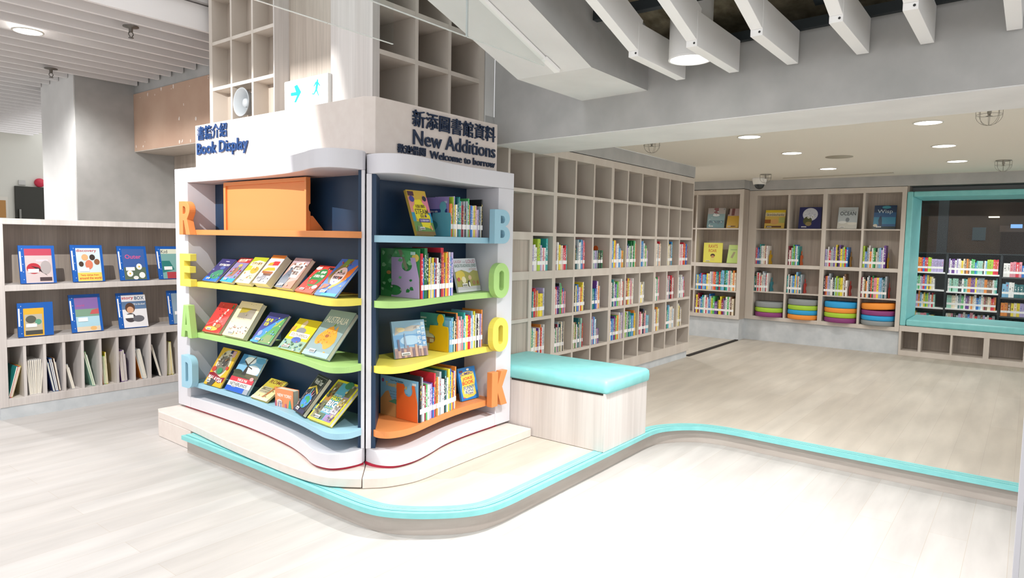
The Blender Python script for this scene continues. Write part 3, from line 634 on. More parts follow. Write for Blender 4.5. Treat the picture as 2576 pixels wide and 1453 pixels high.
# far left wall objects
dr = structure(part('door_1', None, lambda m: m.box(on('y', 11.87, 38, 500).x, 4.4, 11.86, 11.899, 0, 2.0, flat('#34342e', .5, name='dark_door')), .004))
q = part('door_handle', None, lambda m: m.box(on('y', 11.85, 47, 510).x, on('y', 11.85, 47, 510).x+.025, 11.83, 11.86, 1.52, 1.66, steel)); q.parent = dr
sd = on('y', 11.87, 100, 459.5)
m = MB(); rd_ = flat('#c8324a', .4); 
def sounder(m):
    n = 24
    for r0, d0, r1, d1 in ((.065, .0, .065, .04), (.065, .04, .03, .055), (.03, .055, .0001, .058)):
        m.mesh([(sd.x+r0*math.cos(2*math.pi*i/n), 11.899-d0, sd.z+r0*math.sin(2*math.pi*i/n)) for i in range(n)]+[(sd.x+r1*math.cos(2*math.pi*i/n), 11.899-d1, sd.z+r1*math.sin(2*math.pi*i/n)) for i in range(n)],
               [(i, (i+1) % n, n+(i+1) % n, n+i) for i in range(n)], rd_, True)
tag(part('alarm_sounder', None, sounder), 'red round fire alarm sounder above the dark door', 'alarm')
pl = on('y', 11.88, 56, 459)
tag(part('wall_plate', None, lambda m: m.box(pl.x-.045, pl.x+.045, 11.88, 11.899, pl.z-.035, pl.z+.035, flat('#c4c3bf', .5)), .004), 'small grey square plate on the wall above the dark door', 'plate')
pn = thing('notice_board', 'tan and teal notice board on the far wall, left of the door', 'notice board', (2.2, 11.88, 1.4))
pa = on('y', 11.88, 20, 520)
part('frame', pn, lambda m: m.box(1.6, pa.x, 11.87, 11.898, 1.15, 1.835, flat('#dcd8cd', .5)))
part('upper_panel', pn, lambda m: m.box(1.62, pa.x-.03, 11.862, 11.8698, 1.53, 1.78, flat('#b3854f', .8)))
part('lower_panel', pn, lambda m: m.box(1.62, pa.x-.03, 11.862, 11.8698, 1.16, 1.47, flat('#3e9596', .8)))

# white cabinet end at the right edge of the view
P1 = CAM+ray(2545, 1453)*(1.25/ray(2545, 1453).length)
P0 = CAM+ray(2576, 975)*1.0
sc_ = math.hypot(P1.x, P1.y)/math.hypot(ray(2576, 975).x, ray(2576, 975).y); P0 = CAM+ray(2576, 975)*sc_
dirv = Vector((P1.y, -P1.x, 0)).normalized(); back = Vector((P1.x, P1.y, 0)).normalized()
def slab(m):
    b = Vector((P1.x, P1.y, 0)); m.obox(b, dirv*.5, back*.02, (0, 0, 1.16), white_mat)
ce = thing('cabinet_end', 'white panel edge standing at the right border, close to the viewer', 'panel', (P1.x, P1.y, 0))
m = MB(); b = Vector((P1.x, P1.y, 0)); m.obox(b+dirv*.0075+back*.001, dirv*.5, back*.02, (0, 0, 1.16), flat('#d9d8d6', .5)); m.build('end_panel', ce)
m = MB(); m.obox(b, dirv*.0074, back*.022, (0, 0, 1.16), white_mat); m.build('edge_strip', ce, .001)

# ================================================================ CEILING FITTINGS
def downlight(p, r, label, grp, bulge=.0):
    t = thing('downlight', label, 'light', p, grp)
    m = MB(); m.lathe([(r*1.14, 0), (r*1.14, -.004), (r*1.02, -.007), (r, -.001)], p, flat('#d8d4ca', .4), 36); m.build('trim_ring', t)
    m = MB(); m.lathe([(r, -.0045), (.0001, -.0045)], p, lamp_face, 36); m.build('lamp', t)
dn = ['nearest the wall bookcase', 'second away along the wall bookcase', 'deepest along the wall bookcase, near the camera dome', 'nearest the big beam at right', 'in the middle of the right row', 'at the far end of the right row']
for (x, y), d in zip(DLS, dn): downlight((x, y, 2.1498), .078, f'round recessed ceiling light {d}', 'recessed lights of the low ceiling')
dp = on('z', 2.75, 70, 78)
downlight((dp.x, dp.y, 2.7495), .085, 'round lit downlight set in the white slatted ceiling', None)
det = thing('smoke_detector', 'flat beige disc flush in the low ceiling between the lights', 'detector', (6.67, 1.43, 2.15))
m = MB(); m.lathe([(.115, 0), (.115, -.004), (.0001, -.006)], (6.672, 1.428, 2.1498), flat('#aaa494', .8), 32); m.build('cover', det)
def cage(p, label):
    t = thing('caged_sprinkler', label, 'sprinkler', p, 'caged ceiling sprinklers'); wire = flat('#98948a', .5, .4)
    m = MB(); R0 = .062
    m.lathe([(R0, -.001), (R0, -.006), (R0-.012, -.006), (R0-.012, -.001)], p, wire, 20)
    m.build('flange', t)
    m = MB()
    for k in range(4):
        a = k*math.pi/4; pts = []
        for i in range(13):
            b = -math.pi/2+math.pi*i/12
            rr_ = R0*(1.0 if abs(b) > 1.3 else 1)*math.cos(b*.0)*0+R0
            s_ = math.sin(b); pts.append((p[0]+math.cos(a)*R0*s_*1.05, p[1]+math.sin(a)*R0*s_*1.05, p[2]-.006-.034*(1 if abs(s_) > .98 else 1)*min(1, (1-abs(s_))*40)-.062*math.cos(b)))
        m.tube(pts, .0012, wire, 5)
    m.tube([(p[0]+R0*1.04*math.cos(2*math.pi*i/20), p[1]+R0*1.04*math.sin(2*math.pi*i/20), p[2]-.042) for i in range(21)], .0012, wire, 5)
    m.build('wire_cage', t)
    m = MB(); m.lathe([(.011, 0), (.011, -.03), (.006, -.045), (.018, -.05), (.0001, -.052)], p, wire, 12); m.build('sprinkler_head', t)
for q, l in (((4.915, 2.423), 'wire caged sprinkler on the low ceiling above the wall bookcase'), ((4.76, .236), 'wire caged sprinkler on the low ceiling near the big beam at right'), ((7.627, .246), 'wire caged sprinkler on the low ceiling above the window seat'), ((7.93, 2.466), 'wire caged sprinkler on the low ceiling behind the camera dome')):
    cage((q[0], q[1], 2.15), l)
def sprk(p, label):
    t = thing('sprinkler', label, 'sprinkler', p, 'sprinklers of the slatted ceiling'); wire = flat('#6f6b66', .4, .7)
    m = MB(); m.lathe([(.05, 0), (.05, -.006), (.014, -.012), (.012, -.04), (.0001, -.04)], p, wire, 16); m.build('plate', t)
    m = MB(); m.tube([(p[0]+.011, p[1], p[2]-.04), (p[0]+.016, p[1], p[2]-.055), (p[0]+.003, p[1], p[2]-.075), (p[0]-.003, p[1], p[2]-.075), (p[0]-.016, p[1], p[2]-.055), (p[0]-.011, p[1], p[2]-.04)], .003, wire, 6)
    m.lathe([(.017, -.076), (.017, -.079), (.0001, -.08)], p, wire, 12); m.build('sprinkler_head', t)
a = on('z', 2.75, 329, 66); sprk((a.x, a.y, 2.75), 'steel sprinkler under the slatted ceiling, nearer the shelf tower'); a = on('z', 2.75, 128, 172); sprk((a.x, a.y, 2.75), 'steel sprinkler under the slatted ceiling, beside the concrete column')
dm = thing('security_camera', 'white dome security camera hanging from the low ceiling corner', 'camera', (8.35, 2.70, 2.15))
dmp = (8.35, 2.665, 2.15)
m = MB(); m.lathe([(.0001, 0), (.088, 0), (.088, -.012), (.073, -.075), (.068, -.078), (.0001, -.078)], dmp, flat('#e9e7e2', .4), 32); m.build('housing', dm)
m = MB(); m.lathe([(.058, -.0782)]+[(.058*math.cos(R_(a)), -.078-.058*math.sin(R_(a))) for a in range(10, 90, 10)]+[(.0001, -.136)], dmp, flat('#3a3d3e', .1), 32); m.build('dome', dm)
tag(part('air_slot', None, lambda m: m.obox((8.43, 2.42, 2.143), (-.125, -1.19, 0), (.05, 0, 0), (0, 0, .0068), flat('#b9b3a4', .6))), 'thin linear air slot along the low ceiling edge', 'vent')

# cylinder pendant
cp = thing('pendant_lamp', 'white cylinder pendant lamp, lit, between the white baffles', 'light', (3.0, 1.30, 2.185))
m = MB(); m.lathe([(.0965, .012), (.0965, .33), (.0001, .33)], (3.0, 1.30, 2.185), baffle_white, 40); m.lathe([(.0965, .012), (.099, 0), (.09, 0), (.085, .012), (.0965, .012)], (3.0, 1.30, 2.185), baffle_white, 40); m.build('housing', cp, recalc=False)
m = MB(); m.lathe([(.089, .006), (.0001, .006)], (3.0, 1.30, 2.185), lamp_face, 36); m.build('diffuser', cp)

# spotlight out of view, with plates added to cut its beam edges
sl = thing('spotlight', 'unseen black spotlight with plates added to cut its beam at the READ bookcase', 'light', tuple(LS))
def door(m, E, e, out):  # one added plate, its edge set where the beam should stop
    m.obox(E-e*.12, e*.24, out, Vector((.004, 0, 0)), black_mat)
part('added_beam_plate', sl, lambda m: door(m, LS+Vector((1, -.42, 0))*.11, Vector((0, .27, 1)), Vector((0, -.16, 0))))
part('added_beam_plate', sl, lambda m: door(m, LS+Vector((1, 0, -.16))*.105, Vector((0, 1, 0)), Vector((0, 0, .14))))
part('housing', sl, lambda m: m.box(LS.x-.16, LS.x-.03, LS.y-.06, LS.y+.06, LS.z-.03, LS.z+.12, black_mat))
# baffles
bl = ['nearest the dropped beam', 'just right of the cylinder lamp', 'third from the dropped beam', 'fourth from the dropped beam', 'fifth from the dropped beam', 'at the far right edge']
for k, yc in enumerate((1.476, 1.20, .926, .631, .388, .10)):
    t = thing('ceiling_baffle', f'white box ceiling baffle {bl[k]}', 'baffle', (3.0, yc, 2.18), 'white ceiling baffles')
    z0 = 2.178; xe_ = min(3.30, bx(yc)-.012)
    part('level_fin', t, lambda m: m.box(2.778, xe_, yc-.0245, yc+.0245, z0, z0+.148, baffle_white), .0015)
    L_ = 1.9; an = math.atan(.311); A = Vector((-math.cos(an), 0, math.sin(an))); N = Vector((math.sin(an), 0, math.cos(an)))
    part('sloping_fin', t, lambda m: m.obox((2.776, yc-.0235, 2.203), A*L_, (0, .047, 0), N*.148, baffle_white), .0015)
    part('screw', t, lambda m: m.mesh([(2.7772, yc-.012+.005*math.cos(i*math.pi/4), 2.192+.005*math.sin(i*math.pi/4)) for i in range(8)], [tuple(range(8))], ink))
# black steel channels above the baffles
def chan(name, label, O, A, B, D):
    tag(part(name, None, lambda m: m.obox(O, A, B, D, black_mat), .001), label, 'channel', 'black steel ceiling channels')
chan('steel_channel', 'black steel channel running along the face of the big beam', (bx(-.6)-.036, -.6, 2.328), (.083*2.25, 2.25, 0), (.03, 0, 0), (0, 0, .045))
chan('steel_channel', 'black steel channel crossing over the baffle joints, further from the beam', (2.77, -.6, 2.375), (0, 2.29, 0), (.04, 0, 0), (0, 0, .045))
for yv, l in ((1.36, 'black steel channel running towards the beam over the cylinder lamp'), (.80, 'black steel channel running towards the beam, middle one of three'), (.30, 'black steel channel running towards the beam, rightmost of three')):
    chan('steel_channel', l, (3.30, yv, 2.425), Vector((-1, 0, .30))*1.6, (0, .04, 0), (0, 0, .04))

# glass smoke curtain with its track
gt = thing('smoke_curtain', 'clear glass smoke curtain hanging from a white track under the sloping soffit', 'glass screen', (2.2, 1.887, 2.2))
yg = 1.887
m = MB(); zg = 2.171
def gpane(m, x0, x1, y, t):
    P = [(x0, zg), (x1, zg), (x1, min(up(x1)-.012, 3.2)), (x0, min(up(x0)-.012, 3.2))]
    m.mesh([(x, y-t, z) for x, z in P]+[(x, y+t, z) for x, z in P], [(0, 1, 2, 3), (7, 6, 5, 4), (0, 4, 5, 1), (1, 5, 6, 2), (2, 6, 7, 3), (3, 7, 4, 0)], glass)
edge = flat('#d9dfdc', .3, name='polished_glass_edge')
for a, b in ((2.112, 2.66), (.9, 2.106), (-.6, .894)):
    part('pane', gt, lambda m: gpane(m, a, b, yg, .004)); part('bottom_edge', gt, lambda m: m.box(a, b, yg-.0042, yg+.0042, zg-.0022, zg-.0002, edge))
part('joint', gt, lambda m: m.box(2.1058, 2.1122, yg-.004, yg+.004, zg, up(2.11)-.012, flat('#b7bdbb', .3)))
def track(m):
    an = math.atan(SL); A = Vector((-math.cos(an), 0, math.sin(an))); N = Vector((math.sin(an), 0, math.cos(an)))
    m.obox(Vector((2.76, yg-.012, up(2.76)-.018)), A*3.2, (0, .024, 0), N*.014, baffle_white); m.obox(Vector((2.765, yg-.02, up(2.765)-.02)), A*.12, (0, .03, 0), N*.016, baffle_white)
part('track', gt, track)
g2 = thing('smoke_curtain', 'second clear glass smoke curtain in front of the shelf towers, left of the beam', 'glass screen', (1.2, 2.235, 2.2))
for a, b in ((-.4, 1.678), (1.684, 2.02)):
    part('pane', g2, lambda m: m.box(a, b, 2.231, 2.239, 2.176, 2.92, glass)); part('bottom_edge', g2, lambda m: m.box(a, b, 2.2308, 2.2392, 2.1738, 2.1758, edge))

# ================================================================ BOOKS
PAL = dict(w='#e9e6e2', c='#dfd2b8', g='#4fae63', G='#1f6e3c', t='#2f9c98', T='#1d6468', b='#2f76c4', B='#24356f', s='#7fb6d8', r='#cf3040', R='#8a2438', p='#dd8f9c', P='#6a3f90',
           v='#b3a6cf', y='#e8d13c', o='#e58a3a', k='#24262a', a='#a3adb3', n='#7a5a42', l='#a9c83a', m='#9fd0bb')
PNAME = dict(w='white', c='cream', g='green', G='dark green', t='teal', T='dark teal', b='blue', B='navy', s='sky blue', r='red', R='maroon', p='pink', P='purple', v='lavender', y='yellow', o='orange',
             k='black', a='grey', n='brown', l='lime green', m='mint')
ORD = 'first second third fourth fifth sixth seventh eighth ninth tenth eleventh twelfth thirteenth fourteenth fifteenth sixteenth seventeenth eighteenth nineteenth twentieth'.split()
def ordn(i): return ORD[i] if i < 20 else 'twenty-'+ORD[i-20]
SB = []                                      # every spine-out book: position, size, colour, where
rb = random.Random(11)
def row(s, P0, P1, dep, where, grp, hs=.0225, h0=.04, tilt=0, lab=.045, ax=False):
    toks = [k for k in s.split()]; n = len(toks); P0 = Vector(P0); P1 = Vector(P1); L = (P1-P0).length; U = (P1-P0).normalized()
    ws = [rb.uniform(.7, 1.35) for _ in toks]; sm = sum(ws); x = 0
    for i, k in enumerate(toks):
        w = ws[i]/sm*L
        SB.append(dict(o=P0+U*(x+.0004), U=(Vector((1, 0, 0)) if ax else U), w=(w*U.x if ax else w)-.0008, h=(int(k[1])*hs+h0)*rb.uniform(.98, 1.02), d=dep*rb.uniform(.86, 1), c=k[0], i=i, n=n, where=where, grp=grp, tilt=tilt, back=rb.uniform(0, .006), lab=lab)); x += w
W3, W4, W5 = 1.1165, .7752, .4762
CX = [(3.958, 4.215), (4.261, 4.510), (4.534, 4.791), (4.815, 5.085), (5.133, 5.374), (5.398, 5.653), (5.677, 5.953), (6.001, 6.244), (6.268, 6.518), (6.542, 6.838)]
bayn = ['first bay', 'second bay', 'third bay', 'fourth bay', 'fifth bay', 'sixth bay', 'seventh bay', 'eighth bay', 'ninth bay', 'last bay']
ROWS = [(W3, 'upper row of wall bookcase', [('v7 w7 w6 l9 l9 v7 w6 p6 w6 t9', .80), ('r6 a5 w8 w8 y7 c7 c7 p6 r6 r7 t7', .68), ('w7 k7 T6 a9 T9 w8 w8 s9 b9 p9 r8', .60), ('m5 a5 v5 P5 a5 k5 G5 k5 G5', .64),
          ('k7 b9 s9 y9 o9 v7 w8 w8 s7 b6 s6 c5 o5 y5', .90), ('P9 v7 w6 T8 w7 m7 G9 a7 w7 G9 g9 m9 o8', .72), ('a8 b9 b9 s9 a8 w8 c6 g7 c6 v5', .55), ('c9 c8 w8 a8 c8 r9 c8 w7', .48), ('R7 y9 w7 c8 k8 c8 b9 t9', .44), ('p8 w8 p7 w7 w8 r8 r9 o8 P8 b8 R7', .72)]),
        (W4, 'middle row of wall bookcase', [('k7 t7 r8 r8 c7 o7 w7 y6 y6 y6 y6 v8 a8', .68), ('p7 w7 r8 w7 P6 P8 k9 a9 g9 g8 r7 p6 b7 p6 p6', .62), ('a9 k8 w8 y8 b8 b8 v7 P7 w7 y7 r7 y8 y9 c9 k9', .66), ('G6 t6 T6 b6 b6 P9 w9 o7 c7', .50),
          ('w8 w8 k8 t9 T9 w8 P7 P7 P7 s7 g8 l8 a8 c8 r7 w9 w9 c8 r8', .97), ('o7 c8 k9 r9 y8 k8 y9 c7 w8 p9 p8 w8 c7 w9', .62), ('a7 w7 y6 w6 c7 a7', .36), ('a7 w8 w8 t6 g9 w8 p9 p8', .42), ('B8 a8 w7 p9 a9 b6 k7 r9 r9 k8 w8 r8', .66), ('w7 w8 a8 T8 w8 w9 a8 w7 v8 r6', .56)]),
        (W5, 'lower row of wall bookcase', [('k7 l8 b8 g7 w8 c8 o7 o7 v7 P8 w8 a7 o9 r8 w8 a8 w9', .72), ('n7 w7 k8 g6 w7 R8 a9 k8 w7 y7 T8 c8 c9 w9 k9 c9', .58), ('k7 c8 g7 n8 w6 w7 a6 T9 k9 w7 a7 m9 m9 r7', .60), ('a7 s8 p8 v9 b9 s9 w8 s8 a4 p4 a4 P4', .48),
          ('y7 w6 b7 b6 s7 P7 P8 r7 g8 y8 o8 o8 c8 w9 a9 c8 p7 v9', .98), ('b9 a7 l9 m8 k8 w9 T9 T9 t9 g7 b7 s7 b7 t8 o9 y8', .84), ('k7 R8 p7 p8 w7 c7 k9 B9 k9 p7 p7 c8 s6 s6 m6 s6', .76), ('a7 w8 w7 a8 o9 w8 y9 g7 w8 c8', .50), ('o9 B8 g7 t8 s9 w8 c8 c8 w8 c8 s7 w7', .80), ('w8 l9 c9 w9 y8 w8 k7 w7 c6', .38)])]
BE = []
for zf, rn, cells in ROWS:
    for j, (s, fill) in enumerate(cells):
        x0, x1 = CX[j]; x0 += .002
        row(s, (x0, 2.876, zf), (x0+(x1-x0)*fill, 2.876, zf), .19, f'in {bayn[j]}, {rn}', 'books in the wall bookcase', hs=.0215, h0=.042)
for (j, r_, fill, c) in ((3, 0, .64, 'o'), (1, 0, .68, 'y'), (8, 0, .44, 'o'), (9, 1, .56, 'o'), (0, 2, .72, 'y'), (3, 1, .50, 'v'), (3, 2, .48, 't'), (7, 2, .50, 'r'), (8, 2, .8, 'y'), (2, 2, .6, 'r')):
    x0, x1 = CX[j]; BE.append((x0+.003+(x1-x0)*fill, 2.885, ROWS[r_][0], c, f'{PNAME[c]} puzzle shaped bookend in {bayn[j]}, {ROWS[r_][1]}', .0))
# BOOK display unit
row('o7 r7 l9 v9 y7 w7 T9 t9 t8 p8 R7 a8 k6 a8 w6 g9 o7 b7 b7 w7 y7 c7 p7 w6 v6 k6 a7 c7 k9', (2.8135, 2.622, 1.3525), (3.105, 2.626, 1.3525), .17, 'on the blue shelf of BOOK display', 'books on the display shelves', hs=.0215, h0=.035, ax=True)
row('r8 b7 G9 G9 k8 y7 a7 c6 y7 b6 R7 w7 w6 k8 r9 r9 o8 P6 y8 o8 r7 w8 b7 v8', (2.4905, 2.524, 1.0215), (2.792, 2.576, 1.0215), .24, 'on the green shelf of BOOK display', 'books on the display shelves', hs=.0265, h0=.03, ax=True)
row('s7 s8 T8 c7 k9 o9 p8 c7 p7 a8 p7 t9 w8 y8 r8 r8 w7 s9 w8 y9 G9 w8 k7 w8 P8 v8 o9', (2.8115, 2.612, .6875), (3.107, 2.620, .6875), .18, 'on the yellow shelf of BOOK display', 'books on the display shelves', hs=.0215, h0=.03, ax=True)
row('k9 a9 w7 R7 g7 w7 P6 v7 P7 b6 r9 G9 o8 w8 a9 w7 w7 k7 T9 w7 y9 b9 y8 o8 P8 c8 o9', (2.497, 2.532, .3545), (2.861, 2.604, .3545), .22, 'on the orange shelf of BOOK display', 'books on the display shelves', hs=.0245, h0=.025, ax=True)
# far bookcase (spines face the room, left to right runs towards smaller y)
def frow(s, y0, fill, y1, x, z, where): row(s, (x, y0-.004, z), (x, y0-(y0-y1)*fill, z), .17, where, 'books in the far bookcases', hs=.023, h0=.05)
FY = [(2.794, 2.418), (2.392, 2.013), (1.965, 1.580), (1.556, 1.184)]
fbn = ['first bay', 'second bay', 'third bay', 'fourth bay']
for zf, rn, cells in ((1.0963, 'upper row of far bookcase', [('p7 r7 b7 P6 t9 a8 w8 w8 c8 c8 R8 w8', .40), ('R8 w6 r7 m7 g9 l8 b9 w8 t8', .33), ('v7 a7 w8 r6 a7 a8 P8 v8 y9 k8 P9 y7 a8 l8 r7 b8', .66), ('l9 a6 b6 a8 w9 o6 w8 g8 G8 c6 a8 s8 v7 w8 P9', .64)]),
                     (.7497, 'lower row of far bookcase', [('t6 k9 w8 r8 w8 r6 c7 a9 w8 a8 r7 w8', .46), ('t7 w8 k8 w7 s7 b7 y8 s9 o7 w7 T8 a8', .46), ('k8 R8 o8 v8 a9 w6 w7 k7 m7 l8 a7 l7 y7 y7 w8 n9 w6', .68), ('R8 w8 c7 k8 o6 w8 a9 k8 r8 G9 p8 p8 y8 v8 s8 s8 a7 T8 a9', .72)])):
    for j, (s, fill) in enumerate(cells): frow(s, FY[j][0], fill, FY[j][1], 8.712, zf, f'in {fbn[j]}, {rn}')
for (j, zf, fill, c, l) in ((0, 1.0963, .42, 'y', 'upper'), (1, 1.0963, .35, 'o', 'upper'), (2, 1.0963, .69, 'n', 'upper'), (3, 1.0963, .67, 'y', 'upper'), (0, .7497, .50, 't', 'lower'), (1, .7497, .50, 'r', 'lower'), (2, .7497, .72, 'r', 'lower'), (3, .7497, .75, 'r', 'lower')):
    BE.append((8.74, FY[j][0]-(FY[j][0]-FY[j][1])*fill-.004, zf, c, f'{PNAME[c]} bookend in {fbn[j]}, {l} book row of far bookcase', 1.0))
frow('s6 y6 b6 b7 r7 s6 s6 b6 y7 c7 w8 a8 p8 o8 r8 t8 T8 r8 t8 s9 s9 G9 t9 w9 p9 m9 c8 o9 c8', 3.498, .98, 2.949, 8.512, 1.0943-.35, 'in upper row of projecting bookcase')
frow('P6 y8 R9 c6 b7 t8 m7 w8 r7 w7 s6 b9 a8 l7 g8 P5 P5 k7 y6 y8 R6 P7 a6 w8 g8 w8 n8 c7', 3.498, .95, 2.949, 8.512, .4285, 'in bottom row of projecting bookcase')
frow('P8 p8 v7 k8', 4.07, .95, 3.92, 8.512, .744, 'behind the wall bookcase end, upper row'); frow('w6 k7 w6 R6', 4.07, .95, 3.92, 8.512, .4285, 'behind the wall bookcase end, bottom row')
# racks beyond the glass
rk = ['left rack', 'middle rack', 'right rack']; keys = 'wwcgGtTbsrRpPvyoaknlmwwvpsl'
rowsn = ['top shelf', 'second shelf', 'third shelf', 'lowest shelf']
spec = [['p6 w7 p6 o8 o8 r8 b8 r8 r8 l8 l8 v7 v7 v7 v7 v7 v7 v7', 'v7 w8 k6 m7 g8 w7 v7 r8 b8 y8 n8 y7 c7 w6', 'y6 a7 v7 v7 o9 s8 w7 y8 g7 l8 v8 w7 r8 m7', 'v6 y7 w6 m6 p6 p6 t6 w5 y5'],
        ['v8 w7 P8 P8 w7 v8 w8 c7 y7 c8 n8 o8 n8 w7 g8 g8 b6 t7 m7 m7 m7 k7 w7 s7 l8 l8 l8 r8 r8 r8', 'w7 m7 G7 m7 m7 m7 k7 k7 w7 t7 m7 o8 o8 P8 P8 P8 y8 v7 a8 a8 a8 a8 o7 o7 n7 n7 n7 w7 m7 t8', 'm7 m7 m7 c7 c7 w8 w7 T7 a8 g7 g7 w8 P7 P7 c7 o7 c7 w8 b6 b6 s7 w8 c7 R7 n7 c7 c7 r6 r7 o7', 'w7 c7 p7 k7 a6 v7 p7 w8 a7 b7 p8 w7 r6 a7 n7 v7 w6 w7 r6 a7'],
        ['w7 w7 p8 p8 r8 p8 b6 b7 B7 m7 g7 w7 o9 o9 o8 l7 y7 w7', 's7 s8 w8 w8 T7 T7 T7 T7 r8 w8 w8 p8 p8 w8 c7 w7 w7 a7', 'o7 o7 n7 y7 c7 y7 v7 v7 v7 o7 o7 o7 r7 o7 n7 l7 m7 g7', 's7 m7 w7 s6 w7 c6 w7 v6']]
for i, (a, b) in enumerate(BAYS):
    for k, s in enumerate(spec[i]):
        fill = (.62, .52, .55, .55)[k] if i == 0 else .97
        y0 = b if i else 1.30
        row(s, (XR+.02, y0-.01, RSH[i][k]-.0028), (XR+.02, y0-(y0-a)*(fill if i else (.93, .7, .74, .74)[k]), RSH[i][k]-.0028), .17, f'on {rowsn[k]} of {rk[i]} beyond glass', 'books beyond the glass', hs=.021, h0=.028)

def book_geo(mb_c, mb_p, mb_l, B, rnd):
    O, U, w, h, d = B['o'], B['U'], B['w'], B['h'], B['d']; D = Vector((0, 0, 1)).cross(U); Z = Vector((0, 0, 1)); O = O+D*B['back']
    t = min(.0022, w*.18); X = lambda u, v, z: tuple(O+U*u+D*v+Z*z)
    def q(mb, pts, uv=None):
        k = len(mb['v']); mb['v'] += pts; mb['f'].append((k, k+1, k+2, k+3)); mb['uv'].append(uv or ((.01, .01),)*4); mb['c'].append((B['c'], rnd))
    a, b = rnd*.73, rnd*.37
    au, av = math.floor(rnd*19), math.floor(rnd*7)
    q(mb_c, [X(0, 0, 0), X(w, 0, 0), X(w, 0, h), X(0, 0, h)], ((au+.001, av+.001), (au+.999, av+.001), (au+.999, av+.999), (au+.001, av+.999)))
    for u0, u1 in ((0, t), (w-t, w)):          # boards
        q(mb_c, [X(u0, 0, 0), X(u0, d, 0), X(u0, d, h), X(u0, 0, h)]); q(mb_c, [X(u1, d, 0), X(u1, 0, 0), X(u1, 0, h), X(u1, d, h)])
        q(mb_c, [X(u0, 0, h), X(u1, 0, h), X(u1, d, h), X(u0, d, h)]); q(mb_c, [X(u1, d, 0), X(u0, d, 0), X(u0, d, h), X(u1, d, h)])
    q(mb_c, [X(0, .002, h), X(w, .002, h), X(w, 0, h), X(0, 0, h)])
    e = .004
    q(mb_p, [X(t, .001, h-e), X(w-t, .001, h-e), X(w-t, d-e, h-e), X(t, d-e, h-e)]); q(mb_p, [X(w-t, d-e, .002), X(t, d-e, .002), X(t, d-e, h-e), X(w-t, d-e, h-e)]); q(mb_p, [X(t, .001, .002), X(t, d-e, .002), X(w-t, d-e, .002), X(w-t, .001, .002)])
    l0, l1 = B['lab'], B['lab']+.028
    q(mb_l, [X(-.0002, -.0006, l0), X(w+.0002, -.0006, l0), X(w+.0002, -.0006, l1), X(-.0002, -.0006, l1)])
def blank(): return dict(v=[], f=[], uv=[], c=[])
def book_mesh(name, mb, mt, origin, col=True):
    me = bpy.data.meshes.new(name); me.from_pydata([tuple(Vector(p)-origin) for p in mb['v']], [], mb['f']); me.materials.append(mt)
    if col:
        uv = me.uv_layers.new(name='UVMap'); uv.data.foreach_set('uv', [c for f in mb['uv'] for p in f for c in p])
        for nm in ('col', 'ink'):
            at = me.color_attributes.new(nm, 'FLOAT_COLOR', 'CORNER'); vals = []
            for c, r in mb['c']:
                if nm == 'col': k = lin(PAL[c]); g = .88+.24*((r*7.3) % 1); k = tuple(min(1, x*g) for x in k[:3])+(1,)
                else: k = lin(('#2a2a30', '#b02838', '#2a4a80', '#3a3a3a')[int(r*13) % 4] if c in 'wcyamslvpo' else ('#f0ece4', '#f0d860', '#ffffff')[int(r*13) % 3])
                vals += list(k)*4
            at.data.foreach_set('color', vals)
    me.update(); o = bpy.data.objects.new(name, me); C.objects.link(o); o.location = origin; return o
N_FACED = 33
for B in SB:
    c0 = px_of(B['o']); c1_ = px_of(B['o']+B['U']*B['w']); c2_ = px_of(B['o']+Vector((0, 0, B['h'])))
    B['area'] = abs(c1_[0]-c0[0])*abs(c2_[1]-c0[1])*(1 if -20 < c0[0] < 2590 else 0)+(2000 if 'BOOK display' in B['where'] else 0)
ordr = sorted(range(len(SB)), key=lambda i: -SB[i]['area']); own = set(ordr[:300-N_FACED])
mc, mp_, ml = blank(), blank(), blank()
for i, B in enumerate(SB):
    rnd = rb.random()
    if i in own:
        c, p, l = blank(), blank(), blank(); book_geo(c, p, l, B, rnd)
        o = book_mesh('book', c, spine_mat, B['o'])
        for nm, g, mt in (('page_block', p, page_mat), ('spine_label', l, label_mat)):
            q = book_mesh(nm, g, mt, Vector((0, 0, 0)), False); adopt(q, o)
        size = 'thick' if B['w'] > .021 else ('short' if B['h'] < .17 else ('tall' if B['h'] > .225 else 'slim'))
        tag(o, f"{size} {PNAME[B['c']]} book, {ordn(B['i'])} from left {B['where']}", 'book', B['grp'])
    else: book_geo(mc, mp_, ml, B, rnd)
o = book_mesh('books', mc, spine_mat, Vector((8.7, 2, .7))); o['kind'] = 'stuff'
tag(o, 'many small distant book spines filling the far shelves and the racks beyond the glass', 'books')
for nm, g, mt in (('page_blocks', mp_, page_mat), ('spine_labels', ml, label_mat)):
    q = book_mesh(nm, g, mt, Vector((0, 0, 0)), False); adopt(q, o); q['kind'] = 'stuff'
print('spine books', len(SB), 'own', len(own))

